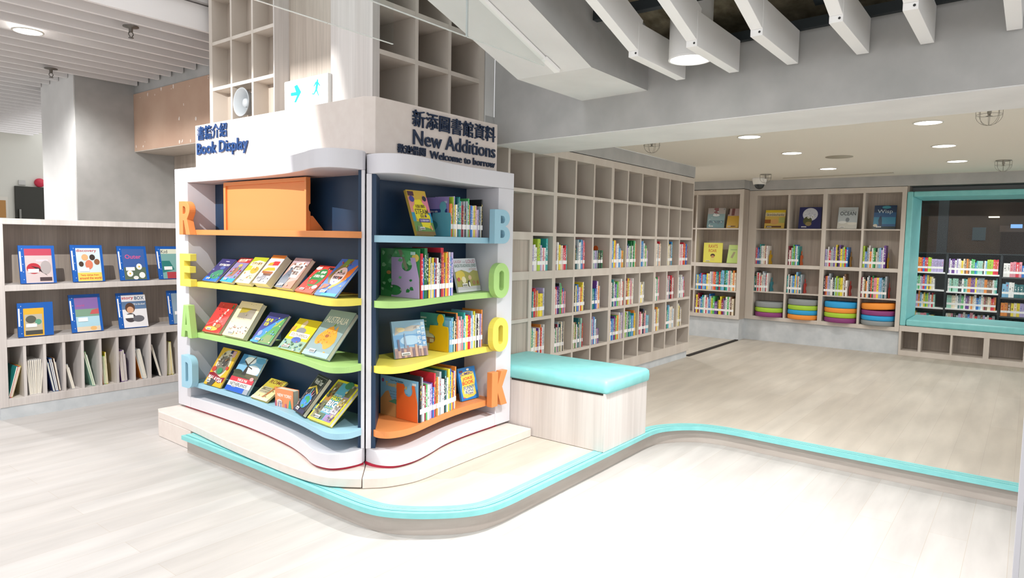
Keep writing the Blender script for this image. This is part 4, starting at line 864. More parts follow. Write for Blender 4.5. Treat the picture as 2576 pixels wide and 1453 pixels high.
# bookends
def bookend(O, U, w, h, kind, c, label, t=.0022):
    U = Vector(U); N = U.cross(Vector((0, 0, 1)))
    if kind == 'knob':
        o = [(0, 0), (w, 0), (w, h*.62)]+[(w*.97, h*.80), (w*.68, h*.82)]+arc(w*.58, h*1.02, w*.17, h*.17, -55, 235, 14)+[(w*.46, h*.82), (w*.04, h*.8), (0, h*.62)]+arc(0.02*w, h*.38, w*.30, h*.17, 90, -90, 12)
    elif kind == 'notch':
        o = [(0, 0), (w, 0), (w*.98, h*.5), (w*.84, h), (w*.72, h)]+arc(w*.55, h*.84, w*.2, h*.17, 30, -210, 14)+[(w*.33, h), (0, h)]
    else:
        o = [(0, 0), (w, 0), (w*.98, h*.5), (w*.84, h), (w*.68, h)]+arc(w*.55, h*.80, w*.19, h*.14, 40, -220, 14)+[(w*.38, h), (0, h), (0, h*.33)]+arc(w*.1, h*.17, w*.28, h*.13, 110, -110, 12)
    v, f = outline_mesh(o, [], t); m = MB(); O = Vector(O)
    m.mesh(put(v, Vector((0, 0, 0)), U, Vector((0, 0, 1)), N), f, c)
    b = m.build('bookend'); b.location = O; tag(b, label, 'bookend', 'puzzle bookends'); return b
pm = flat('#b7a0c6', .45); om = flat('#e26a2e', .45); tm = flat('#5fa6b6', .45); ym = flat('#e3b416', .45)
bookend((2.806, 2.762, 1.3535), (0, -1, 0), .15, .168, 'knob', tm, 'blue puzzle bookend with a round knob on the blue display shelf')
bookend((2.482, 2.745, 1.0225), (0, -1, 0), .215, .215, 'both', pm, 'lilac puzzle bookend in front of the green leaf book cover')
bookend((2.803, 2.772, .6885), (0, -1, 0), .155, .182, 'knob', ym, 'yellow puzzle bookend with a round knob on the yellow display shelf')
bookend((2.488, 2.705, .3555), (0, -1, 0), .165, .195, 'notch', om, 'orange puzzle bookend in front of the blue picture book cover')
for x, y, z, c, l, k in BE:
    mt = flat({'o': '#e2682e', 'y': '#e3b416', 'v': '#b7a0c6', 't': '#3f98a8', 'r': '#d8433c', 'n': '#c9943e'}[c], .45)
    if k == 0: bookend((x+.002, y+.15, z+.0005), (0, -1, 0), .14, .16, 'knob', mt, l)
    else: bookend((x+.15, y-.001, z+.0005), (-1, 0, 0), .13, .15, 'knob', mt, l)

# ---------------------------------------------------------------- face-out books
def art_mesh(m, art, O, U, V, N, w, h, z0=.0003):
    z = z0
    for op in art:
        k, c = op[0], None
        if k == 'r': pts = [(op[1], op[2]), (op[3], op[2]), (op[3], op[4]), (op[1], op[4])]; c = op[5]
        elif k == 'e': pts = [(op[1]+op[3]*math.cos(2*math.pi*i/20), op[2]+op[4]*math.sin(2*math.pi*i/20)) for i in range(20)]; c = op[5]
        elif k == 'p': pts = op[1]; c = op[2]
        elif k == 't':
            v, f, bb = text_mesh(op[1], op[7] if len(op) > 7 else .012)
            sx = (op[4]-op[2])/(bb[1]-bb[0]); sy = (op[5]-op[3])/(bb[3]-bb[2]); sk = op[8] if len(op) > 8 else 0
            m.mesh([O+U*((op[2]+(p[0]-bb[0])*sx)*w)+V*((op[3]+(p[1]-bb[2])*sy+sk*((p[0]-bb[0])*sx))*h)+N*z for p in v], f, flat(op[6], .4)); z += .00022; continue
        m.face([O+U*(p[0]*w)+V*(p[1]*h)+N*z for p in pts], flat(c, .35)); z += .00022
def scatter(seed, n, cols, u0, v0, u1, v1, s):
    r = random.Random(seed); out = []
    for _ in range(n):
        cu, cv, k = r.uniform(u0, u1), r.uniform(v0, v1), r.uniform(.5, 1)*s; a0 = r.uniform(0, 6)
        out.append(('p', [(cu+k*math.cos(a0+i*1.257)*r.uniform(.6, 1.3), cv+k*.8*math.sin(a0+i*1.257)*r.uniform(.6, 1.3)) for i in range(5)], r.choice(cols)))
    return out
def bars(u0, v0, w, h):
    o = [('r', u0, v0, u0+w, v0+h, '#f4f2ee'), ('r', u0+.08*w, v0+.12*h, u0+.92*w, v0+.7*h, '#8a8a88')]
    return o
def face_book(label, O, U, V, w, h, t, col, art, spine='L', grp='face-out display books', code=(.22, .06, .24, .07), name='book'):
    O, U, V = Vector(O), Vector(U).normalized(), Vector(V).normalized(); N = U.cross(V).normalized()
    m = MB(); cm = flat(col, .35); b = .0022
    m.obox(O-N*b, U*w, V*h, N*b, cm); m.obox(O-N*t, U*w, V*h, N*b, cm)
    if spine == 'L': m.obox(O-N*(t-b), U*b, V*h, N*(t-2*b), cm)
    else: m.obox(O-N*(t-b)+U*(w-b), U*b, V*h, N*(t-2*b), cm)
    art_mesh(m, art, O, U, V, N, w, h)
    L = O.copy(); m.v = [tuple(Vector(p)-L) for p in m.v]
    o = m.build(name, recalc=False); o.location = L; tag(o, label, 'book', grp)
    p = MB(); e = .003; s0 = b if spine == 'L' else e; s1 = e if spine == 'L' else b
    p.obox(O-N*(t-b)+U*s0+V*e, U*(w-s0-s1), V*(h-2*e), N*(t-2*b), page_mat); adopt(p.build('page_block'), o)
    if code:
        p = MB(); art_mesh(p, bars(*code), O, U, V, N, w, h, .0062); adopt(p.build('barcode_label', recalc=False), o)
    return o
def slant(z, b, r, top, h, t, label, col, art, **k):
    b, r = Vector((b[0], b[1], z)), Vector((r[0], r[1], z)); U = (r-b).normalized(); w = (r-b).length
    D = Vector((0, 0, 1)).cross(U)              # into the shelf
    dx = top[0]-b.x; dz = top[1]-z; lean = math.atan2(max(dx, .0), dz)
    V = Vector((0, 0, 1))*math.cos(lean)+D*math.sin(lean); N = U.cross(V)
    O = b+Vector((0, 0, .0008+max(0, t*math.sin(lean)))) - N*0
    face_book(label, O, U, V, w*.985, h, t, col, art, **k)
WH, BK = '#f2efe9', '#22242a'
# yellow shelf
ZY, ZG, ZB = 1.032, .698, .363
slant(ZY, (2.219, 4.273), (2.212, 4.085), (2.361, 1.174), .197, .012, 'navy travel book with a green landmass, leftmost on the yellow READ shelf', '#3d3a72',
      [('r', 0, 0, 1, .2, '#2f6fd0'), ('p', [(.3, .12), (.75, .1), (.95, .35), (.8, .52), (.5, .5), (.2, .33)], '#3f8a6a'), ('e', .62, .6, .16, .07, '#5a6aa8'), ('t', '歐洲精品旅行', .22, .68, .92, .78, WH, .03), ('r', .45, .87, .7, .9, '#c9c4dc'), ('e', .1, .5, .06, .03, '#8a86c0')]+scatter(4, 9, ['#6fa86a', '#8a86c0', '#2f6a5a'], .2, .15, .9, .5, .05))
slant(ZY, (2.228, 4.07), (2.205, 3.885), (2.371, 1.184), .203, .02, 'lilac blue comic travel book under a red title band, on the yellow READ shelf', '#8f86b0',
      [('r', 0, .8, 1, 1, '#b83a3f'), ('t', '自行漫遊', .1, .82, .92, .96, '#f3e6c8', .03), ('r', 0, 0, 1, .16, '#37a5e8'), ('p', [(.2, .2), (.6, .25), (.75, .6), (.55, .72), (.3, .5)], '#a0765a'), ('e', .55, .68, .14, .06, '#d6b85a')]+scatter(5, 14, ['#7a78b8', '#c8a0a0', '#5f9a7a', '#d04848'], .1, .15, .92, .75, .07))
slant(ZY, (2.194, 3.829), (2.19, 3.664), (2.33, 1.186), .203, .03, 'lime and cream adventure book with an orange figure, on the yellow READ shelf', '#d8d2a8',
      [('r', 0, .84, 1, 1, '#a9b42c'), ('p', [(0, .45), (.4, .5), (.2, .84), (0, .84)], '#b9c040'), ('p', [(.08, .66), (.92, .70), (.9, .84), (.5, .88), (.1, .80)], '#efe6c6'), ('t', '世界大冒險', .16, .70, .85, .81, '#8a6a2c', .03), ('e', .66, .5, .24, .13, '#e0a03c'), ('e', .3, .3, .24, .12, '#f0eee6'), ('r', 0, 0, 1, .14, '#f0ecc8')]+scatter(6, 10, ['#c88a4a', '#e6e2d8', '#8a9a4a'], .1, .18, .9, .6, .06))
slant(ZY, (2.186, 3.626), (2.179, 3.473), (2.326, 1.195), .213, .045, 'thick pale book with a yellow palace roof, fourth on the yellow READ shelf', '#d9d6de',
      [('r', 0, .88, 1, 1, '#d0803a'), ('p', [(.3, .62), (.9, .64), (.88, .78), (.5, .78), (.3, .72)], '#d8383c'), ('p', [(.15, .62), (.5, .63), (.48, .74), (.2, .72)], '#c8a03a'), ('p', [(.05, .42), (.95, .46), (.8, .56), (.3, .55)], '#d9aa34'), ('r', .12, .34, .9, .42, '#9a5a30'), ('r', .15, .27, .88, .34, '#6a4a3c'), ('e', .4, .2, .3, .08, '#8a8a90'), ('e', .2, .28, .14, .07, '#f0eeea')]+scatter(7, 8, ['#4a4a50', '#b8b6b8', '#f2f0ec'], .1, .05, .9, .25, .05))
slant(ZY, (2.189, 3.404), (2.165, 3.21), (2.324, 1.199), .212, .026, 'pinkish travel book with a grey castle, on the yellow READ shelf', '#b8978c',
      [('r', 0, .82, 1, 1, '#b09aa0'), ('p', [(.2, .35), (.85, .35), (.95, .8), (.7, .88), (.3, .84), (.1, .7)], '#eadfd4'), ('t', '跟世界', .34, .6, .82, .74, '#4a3a3a', .03), ('t', '做朋友', .3, .44, .8, .57, '#4a3a3a', .03), ('p', [(0, 0), (.45, 0), (.5, .3), (.35, .62), (.22, .7), (.12, .5), (0, .3)], '#6a7480'), ('p', [(.5, 0), (1, 0), (1, .3), (.6, .2)], '#b0785c')]+scatter(8, 16, ['#b05a4a', '#8a6a60', '#d8b0a0', '#5a6470'], .05, .02, .95, .95, .05))
slant(ZY, (2.169, 3.179), (2.125, 2.965), (2.318, 1.171), .203, .012, 'red book with a large green oval title, on the yellow READ shelf', '#d6443c',
      [('e', .52, .55, .36, .33, '#2f8a4c'), ('t', '走吧', .45, .70, .72, .8, WH, .03), ('t', '立刻出發吧', .25, .55, .8, .66, WH, .03), ('r', .3, .3, .7, .46, '#c03a34'), ('e', .15, .88, .16, .06, '#e8ddd4'), ('r', .66, .86, .98, .95, '#2a2626'), ('e', .84, .22, .14, .07, '#e6d2c8'), ('r', 0, 0, 1, .14, '#cf6a5c')]+scatter(9, 10, ['#e8c0b0', '#b02c2c', '#f0e0d8'], .05, .03, .95, .95, .04))
slant(ZY, (2.117, 2.935), (2.10, 2.735), (2.275, 1.201), .250, .011, 'colourful map book with a pale oval title, rightmost on the yellow READ shelf', '#3f78cf',
      [('p', [(.0, .5), (.3, .95), (.62, 1), (.5, .6), (.25, .3)], '#8a7a4c'), ('p', [(.5, .2), (.95, .55), (1, .9), (.75, .7), (.45, .4)], '#e07a34'), ('p', [(.3, 1), (.55, 1), (.5, .8), (.3, .78)], '#6f9a4a'), ('p', [(.35, .1), (.7, .3), (.9, .45), (.5, .35)], '#e0a83c'), ('p', [(0, .12), (.3, .2), (.4, .3), (.1, .3)], '#b06a4a'), ('e', .47, .53, .27, .24, '#f0d8d4'), ('t', '嚴選100', .3, .56, .66, .64, '#3a2a2c', .03), ('t', '經典旅行地', .26, .44, .68, .53, '#3a2a2c', .03), ('r', .3, .0, 1, .07, '#2fb4e8')]+scatter(10, 22, ['#d0503c', '#4a9a5a', '#d8b03c', '#5a6ac0', '#c88a5c'], .05, .12, .95, .95, .035))
# green shelf
slant(ZG, (2.201, 4.248), (2.208, 4.052), (2.336, .88), .225, .024, 'red book with slanting white characters, leftmost on the green READ shelf', '#d2403c',
      [('t', '旅', .66, .72, .76, .8, WH, .02), ('t', '遊', .60, .62, .72, .71, WH, .02), ('t', '小', .54, .52, .66, .61, WH, .02), ('t', '百', .50, .42, .62, .51, WH, .02), ('t', '科', .44, .32, .58, .41, WH, .02), ('t', '書', .40, .2, .54, .3, WH, .02), ('p', [(.85, .82), (.95, .82), (.93, .95), (.87, .95)], '#3f8a5a'), ('e', .42, .12, .36, .07, '#d6b85a'), ('e', .72, .22, .16, .07, '#b07a4c')]+scatter(12, 16, ['#a03030', '#e88a7a', '#7a8a4a'], .05, .2, .95, .95, .035))
slant(ZG, (2.194, 3.988), (2.187, 3.729), (2.33, .904), .245, .030, 'cream book with a framed grey and mustard picture, on the green READ shelf', '#ded2ae',
      [('r', .2, .52, .88, .82, '#8c8478'), ('p', [(.2, .66), (.5, .7), (.66, .82), (.2, .82)], '#a59434'), ('r', .2, .5, .88, .53, '#c9bea0'), ('r', 0, 0, 1, .12, '#e9dfa8'), ('r', .1, .12, .95, .3, '#d3c8b6')]+scatter(13, 26, ['#a06a5a', '#8a8070', '#c08a7a', '#6a6a60'], .08, .1, .95, .32, .03)+scatter(14, 12, ['#a89a70', '#7a7460'], .05, .34, .95, .97, .02))
slant(ZG, (2.186, 3.657), (2.178, 3.443), (2.321, .863), .212, .020, 'blue earth and space book with yellow characters, third on the green READ shelf', '#3a3f8c',
      [('p', [(0, .0), (.3, 0), (.62, .45), (.95, .9), (.7, .8), (.2, .4)], '#3f8ad0'), ('p', [(.25, 0), (1, 0), (1, .95), (.85, .8), (.6, .45)], '#5a9a5c'), ('p', [(.6, .5), (.8, .6), (.95, .92), (.75, .72)], '#a0b454'), ('p', [(.4, .02), (.9, .04), (.9, .3), (.6, .28)], '#7f9460'), ('t', '我們的', .1, .68, .42, .8, '#f0e23c', .03), ('t', '世界', .12, .54, .34, .66, '#f0e23c', .03), ('e', .22, .3, .1, .09, '#8a9ad0'), ('r', .0, .0, .4, .06, '#3f9af0')]+scatter(15, 12, ['#4a7a4c', '#c8c89a', '#6aa0c0'], .5, .05, .97, .9, .05))
slant(ZG, (2.177, 3.359), (2.156, 3.118), (2.32, .857), .213, .012, 'yellow SOUTH AMERICA picture book, fourth on the green READ shelf', '#dcc628',
      [('r', 0, 0, 1, .32, '#8fae98'), ('e', .45, .62, .2, .1, '#8a8c92'), ('p', [(.3, .72), (.45, .72), (.5, .9), (.4, .97), (.3, .85)], '#e6c9a8'), ('r', .1, .4, .92, .56, '#efe8dc'), ('t', 'SOUTH AMERICA', .15, .44, .88, .53, '#5a5048', .0, -.02), ('e', .52, .33, .2, .09, '#4a62b0'), ('p', [(.0, .55), (.14, .6), (.14, .75), (0, .7)], '#d09a4a')]+scatter(16, 24, ['#4a7a5a', '#b0604c', '#d8d0b0', '#6a9ab0', '#8a6a4c'], .05, .03, .95, .3, .05))
slant(ZG, (2.135, 3.068), (2.112, 2.82), (2.31, .915), .289, .024, 'grey blue AUSTRALIA book with an orange map, rightmost on the green READ shelf', '#8aa2a6',
      [('t', 'AUSTRALIA', .08, .72, .92, .86, '#f4f0e6', .0), ('p', [(.16, .42), (.3, .54), (.4, .62), (.52, .66), (.6, .60), (.66, .58), (.7, .68), (.76, .56), (.86, .46), (.9, .34), (.84, .24), (.72, .17), (.62, .18), (.54, .25), (.42, .28), (.3, .24), (.2, .26), (.15, .34)], '#eaa03a'), ('e', .76, .1, .04, .028, '#eaa03a'), ('e', .5, .44, .07, .035, '#a8643a'), ('p', [(.5, .66), (.58, .66), (.55, .72)], '#7a9a3c'), ('r', .0, .0, 1, .1, '#a4bfd0'), ('t', 'country guide', .2, .16, .5, .18, '#dfe8ea', 0)][:-1]+scatter(17, 18, ['#c06a34', '#4a4a48', '#e8c070', '#d88a6a'], .22, .28, .84, .56, .022))
# blue shelf
slant(ZB, (2.199, 4.235), (2.193, 4.017), (2.336, .583), .262, .010, 'yellow MALAYSIA book with a red ribbon title, leftmost on the blue READ shelf', '#d8ac2a',
      [('e', .48, .58, .38, .38, '#cfc6ae'), ('e', .5, .55, .3, .26, '#7a7468'), ('e', .55, .62, .16, .1, '#4a4642'), ('r', .58, .8, .9, .97, '#e8e0dc'), ('r', .58, .88, .72, .97, '#2a2c5a')]+[('r', .72, .81+.035*i, .9, .825+.035*i, '#b83a40') for i in range(5)]+[('p', [(.02, .3), (.25, .34), (.75, .24), (.98, .27), (.96, .14), (.75, .1), (.25, .2), (.04, .18)], '#8c2430'), ('t', 'MALAYSIA', .08, .15, .92, .26, WH, .02, -.05), ('e', .52, .4, .14, .08, '#3f8a5a'), ('e', .16, .42, .12, .07, '#c04a3c'), ('e', .84, .5, .08, .05, '#c04a3c'), ('p', [(.2, .0), (.5, .0), (.6, .14), (.3, .18)], '#4a4a4c')]+scatter(18, 16, ['#a89a80', '#5a5048', '#d8cfc0', '#8a6a4c'], .2, .45, .8, .9, .05), code=(.12, .06, .2, .08))
slant(ZB, (2.197, 3.97), (2.192, 3.704), (2.331, .569), .248, .013, 'THIS IS THE NETHERLANDS book with a windmill photograph, on the blue READ shelf', '#9fc4d8',
      [('r', 0, .36, 1, 1, '#7fb2d2'), ('p', [(.0, .7), (.3, .78), (.2, 1), (0, 1)], '#3f7fb0'), ('e', .7, .62, .3, .14, '#dfe8ec'), ('e', .42, .86, .24, .1, '#eef2f2'), ('e', .85, .9, .2, .08, '#5a9ac0'), ('r', 0, .36, 1, .52, '#4a5240'), ('e', .15, .52, .2, .06, '#3c4434'), ('e', .8, .46, .3, .06, '#5f5a44'), ('p', [(.34, .46), (.52, .46), (.47, .7), (.41, .7)], '#3a3634'), ('p', [(.4, .72), (.44, .72), (.62, .98), (.58, .98)], '#5a5048'), ('p', [(.42, .7), (.44, .73), (.22, .84), (.2, .82)], '#4a4440'), ('p', [(.43, .72), (.45, .69), (.66, .64), (.66, .67)], '#4a4440'), ('r', 0, .26, 1, .38, '#c83c48'), ('t', 'THIS IS THE', .32, .285, .74, .35, WH, .02), ('r', 0, .13, 1, .26, '#dedcd8'), ('t', 'NETHERLANDS', .1, .15, .84, .235, '#2a2c34', .012), ('r', 0, 0, .8, .13, '#2f5fc0'), ('r', .8, 0, 1, .13, '#9aa2ac'), ('e', .88, .4, .08, .05, '#d0a0a0')], code=(.24, .11, .16, .04))
slant(ZB, (2.184, 3.652), (2.177, 3.47), (2.319, .456), .167, .012, 'small yellow green ROME book, in front of the orange one on the blue READ shelf', '#c2b042',
      [('r', 0, 0, 1, .55, '#d8c894'), ('t', 'ROME', .14, .78, .9, .95, '#7a4a28', .015), ('r', .1, .3, .6, .6, '#b0a68c'), ('r', .1, .44, .62, .47, '#7a7464'), ('r', .1, .36, .62, .38, '#7a7464'), ('r', .12, .52, .6, .55, '#7a7464'), ('p', [(.5, .1), (.62, .12), (.8, .6), (.7, .62)], '#a86a3c'), ('r', 0, 0, 1, .12, '#e6dcae'), ('e', .75, .66, .14, .05, '#d08a3c')]+scatter(19, 12, ['#8a7a4c', '#a0a878', '#e8dcc0'], .1, .1, .9, .7, .05), code=None)
face_book('small orange NEW YORK board book standing upright on the blue READ shelf', (2.185, 3.397, ZB+.0008), (.012, -.159, 0), (0, 0, 1), .158, .104, .042, '#dc8a5a',
      [('t', 'NEW YORK!', .14, .56, .9, .74, '#f8efe4', .012), ('p', [(.1, 0), (.4, 0), (.4, .34), (.26, .44), (.1, .34)], '#e6b8b0'), ('r', .15, .0, .22, .28, '#8a8aa0'), ('r', .29, .0, .36, .28, '#8a8aa0'), ('p', [(.74, 0), (.92, 0), (.86, .38), (.83, .5), (.79, .38)], '#3fa088'), ('r', 0, 0, .07, .3, '#b05a78'), ('r', .55, 0, .64, .22, '#c0607a')], code=(.2, .26, .22, .12))
slant(ZB, (2.164, 3.196), (2.115, 3.035), (2.31, .546), .24, .024, 'black World Tour book with a globe and statue, on the blue READ shelf', '#26272c',
      [('r', .04, .03, .96, .035, '#c8c8c8'), ('r', .04, .95, .96, .955, '#c8c8c8'), ('r', .04, .03, .05, .955, '#c8c8c8'), ('r', .95, .03, .96, .955, '#c8c8c8'), ('t', 'World Tour', .14, .76, .86, .89, '#f2f0e8', .02), ('p', [(.05, .62), (.5, .74), (.95, .6), (.95, .55), (.5, .69), (.05, .56)], '#c8ac3c'), ('e', .5, .33, .33, .19, '#3f8fd0'), ('p', [(.3, .4), (.5, .46), (.7, .4), (.75, .3), (.6, .3), (.5, .36), (.4, .32)], '#3fa05c'), ('p', [(.35, .2), (.55, .24), (.6, .16), (.45, .15)], '#3fa05c'), ('p', [(.4, .5), (.48, .5), (.46, .66), (.42, .66)], '#6f9a98'), ('r', .56, .48, .64, .6, '#a8606a'), ('p', [(.66, .46), (.8, .58), (.74, .46)], '#b09aa0'), ('r', .04, .03, .96, .12, '#2c2f52')]+scatter(20, 12, ['#b0705a', '#8a8a90', '#d8a0a0'], .08, .1, .92, .5, .04))
slant(ZB, (2.118, 2.998), (2.095, 2.775), (2.29, .524), .262, .02, 'yellow bordered FIRST BIG picture book with animal photos, rightmost on the blue READ shelf', '#e2cf2c',
      [('r', .06, .05, .94, .95, '#5aa2bc'), ('r', .06, .05, .3, .95, '#8a8460'), ('r', .7, .05, .94, .95, '#a08a9c'), ('r', .08, .7, .28, .9, '#8a6a4c'), ('r', .08, .48, .28, .66, '#b07a3c'), ('r', .08, .24, .28, .44, '#6f6a58'), ('r', .3, .06, .56, .2, '#4f6a52'), ('r', .6, .06, .92, .2, '#9a7ab0'), ('r', .72, .66, .92, .92, '#6a6a44'), ('r', .7, .44, .92, .62, '#b8a060'), ('r', .66, .24, .92, .42, '#c9c2c8'), ('e', .62, .92, .16, .09, '#3f7a5a'), ('t', 'LITTLE KIDS', .33, .63, .66, .67, WH, .01), ('t', 'FIRST', .32, .52, .7, .62, '#e6e03c', .03), ('t', 'BIG', .32, .37, .72, .51, WH, .04), ('t', 'BOOK OF THE', .36, .32, .66, .355, '#e6e03c', .01), ('t', 'WORLD', .32, .22, .7, .31, '#dfe8f2', .03)]+scatter(21, 20, ['#5a4a3c', '#c8a878', '#3f4a44', '#d8d0c8', '#8a9a5a'], .08, .08, .28, .9, .05)+scatter(22, 20, ['#5a4a5c', '#c8b878', '#8a8a84', '#e0d8d8'], .72, .08, .93, .9, .05))
# BOOK unit
def lean_y(b, r, h, lean, t, label, col, art, roll=0, **k):
    b, r = Vector(b), Vector(r); U = (r-b).normalized(); w = (r-b).length; D = Vector((0, 0, 1)).cross(U).normalized()
    V = Vector((0, 0, 1))*math.cos(lean)+D*math.sin(lean)
    face_book(label, b+Vector((0, 0, .001+t*math.sin(lean))), U, V, w, h, t, col, art, **k)
lean_y((2.583, 2.655, 1.352), (2.731, 2.655, 1.352), .265, .36, .018, 'yellow STEAM encyclopedia for children leaning on the blue display shelf', '#d9b64a',
       [('r', 0, 0, 1, .08, '#8a7448'), ('r', 0, .08, 1, .3, '#6f9a58'), ('r', 0, .3, .16, .5, '#3f9ab8'), ('r', 0, .5, .3, .85, '#e0958c'), ('p', [(.6, .62), (1, .5), (1, .85), (.8, .9)], '#e88aa0'), ('r', .86, .28, 1, .5, '#3f9ac0'), ('p', [(.16, .45), (.14, .62), (.26, .68), (.3, .78), (.6, .8), (.72, .7), (.82, .64), (.84, .5), (.92, .42), (.88, .3), (.8, .14), (.66, .16), (.4, .18), (.36, .3), (.2, .36)], '#efe03a'), ('r', .03, .87, .34, .97, '#5a3a48'), ('e', .18, .8, .13, .07, '#4a4a98'), ('e', .84, .82, .1, .06, '#3a3a48'), ('t', '兒童必讀的', .27, .6, .76, .68, '#7a6a34', .02), ('t', 'STEAM', .2, .46, .86, .58, '#6a5a40', .012), ('t', '百科', .4, .38, .6, .45, '#6a5a40', .02), ('e', .68, .42, .05, .03, '#5a3a80'), ('r', .3, .28, .84, .36, '#4a3a8a'), ('t', '生活應用發明', .34, .295, .8, .345, '#dcd4e6', .02), ('p', [(.1, .08), (.3, .08), (.22, .2), (.14, .2)], '#8a9a78'), ('p', [(.76, .2), (.86, .22), (.9, .12), (.82, .1)], '#e0a070')], code=(.22, .11, .24, .06))
lean_y((2.925, 2.655, 1.021), (3.172, 2.692, 1.021), .205, .24, .012, 'pale BACK TO SCHOOL JOKES picture book leaning on the green display shelf', '#d6d8dc',
       [('t', 'LAUGH', .04, .86, .34, .95, '#c08a98', .02), ('t', 'out', .4, .87, .52, .91, '#8a8a94', 0), ('t', 'LOUD', .56, .85, .96, .96, '#c08a98', .02), ('t', 'BACK-TO-SCHOOL JOKES', .03, .71, .97, .83, '#7f948c', .025), ('t', 'LIFT THE FLAP', .62, .64, .94, .69, '#d0a8a0', .01), ('p', [(0, .14), (1, .14), (1, .6), (.8, .64), (.62, .56), (.5, .6), (.3, .66), (0, .6)], '#a3a05c'), ('r', 0, .08, 1, .16, '#c9c6cc'), ('e', .2, .5, .2, .14, '#d8c258'), ('e', .6, .42, .07, .07, '#d8b898'), ('e', .32, .36, .09, .1, '#e6dcb8'), ('e', .52, .24, .055, .1, '#34323c'), ('e', .535, .22, .035, .075, '#f0eeea'), ('e', .74, .26, .07, .07, '#a08060'), ('e', .9, .26, .04, .06, '#b0764c'), ('e', .1, .38, .06, .06, '#c0605c')], code=(.2, .16, .22, .09))
lean_y((2.444, 2.668, .687), (2.656, 2.633, .687), .202, .235, .014, 'square blue city skyline picture book leaning on the yellow display shelf', '#8fb0cc',
       [('r', 0, .3, 1, .62, '#6f9ac4'), ('e', .5, .46, .3, .13, '#a8c4dc'), ('p', [(.05, .62), (.3, .72), (.6, .7), (.9, .84), (.6, .86), (.35, .8), (.1, .84)], '#b6aea6'), ('e', .25, .76, .12, .06, '#d8c49a'), ('p', [(.62, .76), (.85, .8), (.8, .86), (.66, .82)], '#9a9492'), ('r', 0, 0, 1, .26, '#a58a88')]+[('r', .02+.085*i, 0, .09+.085*i, .2+.15*((i*37) % 10)/10, ['#8f7a80', '#b89a90', '#7a6a78', '#c0a090'][i % 4]) for i in range(11)]+[('p', [(.30, .25), (.37, .25), (.345, .66), (.325, .66)], '#8a98ae'), ('r', .1, .2, .16, .5, '#6a6a80')]+[('t', ch, .86-.0*k, .84-.135*k, .96, .93-.135*k, WH, 0) for k, ch in enumerate('我們的國家')]+[('t', ch, .72, .74-.135*k, .82, .83-.135*k, WH, 0) for k, ch in enumerate('我們的安居')], code=(.18, .06, .26, .08))
lean_y((2.992, 2.676, .354), (3.150, 2.676, .354), .198, .22, .016, 'blue and yellow JUMBO JOKE BOOK leaning beside the orange letter K', '#2f80cc',
       [('p', [(.12, .1), (.3, .06), (.7, .08), (.88, .14), (.84, .4), (.92, .6), (.86, .84), (.6, .88), (.3, .86), (.1, .8), (.14, .5), (.08, .3)], '#e8cf5c'), ('p', [(.2, .2), (.7, .14), (.8, .36), (.2, .4)], '#f0e4c0'), ('t', 'JUMBO', .1, .72, .84, .84, '#4a3a80', .02, .04), ('t', 'JOKE', .2, .58, .78, .69, '#e0503c', .025, .04), ('t', 'BOOK', .16, .46, .82, .57, '#e0503c', .025, .04), ('t', 'FUNNY', .2, .3, .82, .42, '#2f6fb0', .012, .04), ('t', 'KIDS', .28, .19, .74, .29, '#2f6fb0', .012, .04), ('r', .06, .86, .26, .92, '#7a3a48'), ('e', .56, .93, .08, .03, WH), ('e', .16, .08, .05, .02, '#e0408a')], code=(.4, .17, .3, .07))
# covers seen side-on at the left ends of the display rows
def side_cover(label, x, y1, y0, z, h, t, col, art, code=None):
    face_book(label, (x, y1, z+.0008), (0, -1, 0), (0, 0, 1), y1-y0, h, t, col, art, spine='R', grp='books on the display shelves', code=code)
leaf = [('p', [(0, .2), (.3, .1), (.5, .5), (.2, .6)], '#2c7a3c'), ('p', [(.2, .7), (.6, .6), (.9, .95), (.4, .98)], '#5fa86a'), ('p', [(.45, .98), (.55, .98), (.72, .6), (.66, .55)], '#8a8a70'), ('p', [(.6, .1), (.95, .1), (.95, .6), (.75, .5)], '#4a9a58'), ('e', .22, .5, .06, .04, '#c08a4c'), ('e', .9, .82, .09, .08, '#dcc060')]+scatter(31, 26, ['#2f7a40', '#6fb87a', '#1f5a30', '#8ac08c', '#a8b0a0'], .05, .05, .95, .95, .07)+[('r', .8, .88, .92, .94, '#b8d0c8')]
side_cover('green leafy nature picture book with its cover facing the left, green display shelf', 2.4845+.001, 2.838, 2.535, 1.021, .262, .004, '#3f8a4e', leaf)
side_cover('blue Toasty Toes picture book with sandy beach cover, orange display shelf', 2.4905+.001, 2.842, 2.545, .354, .222, .004, '#7fb8dc',
           [('p', [(0, 0), (1, 0), (1, .3), (.75, .36), (.45, .3), (.32, .42), (.22, .64), (.14, .6), (0, .4)], '#c99a62'), ('p', [(.22, .36), (.7, .3), (.8, .36), (.4, .46)], '#5a9a7a'), ('t', 'Toasty Toes', .14, .72, .72, .86, '#e8c048', .02), ('t', 'Know Your Numbers', .28, .9, .62, .94, '#22344a', .02), ('e', .07, .88, .035, .05, '#9a4a78'), ('t', 'The sun is shining, we are', .26, .62, .74, .65, '#3a5a78', 0), ('t', 'going to the beach today.', .28, .55, .7, .58, '#3a5a78', 0), ('t', 'How many toes can you see?', .26, .48, .72, .51, '#3a5a78', 0), ('r', .86, .88, .96, .94, '#d8e4ea')])
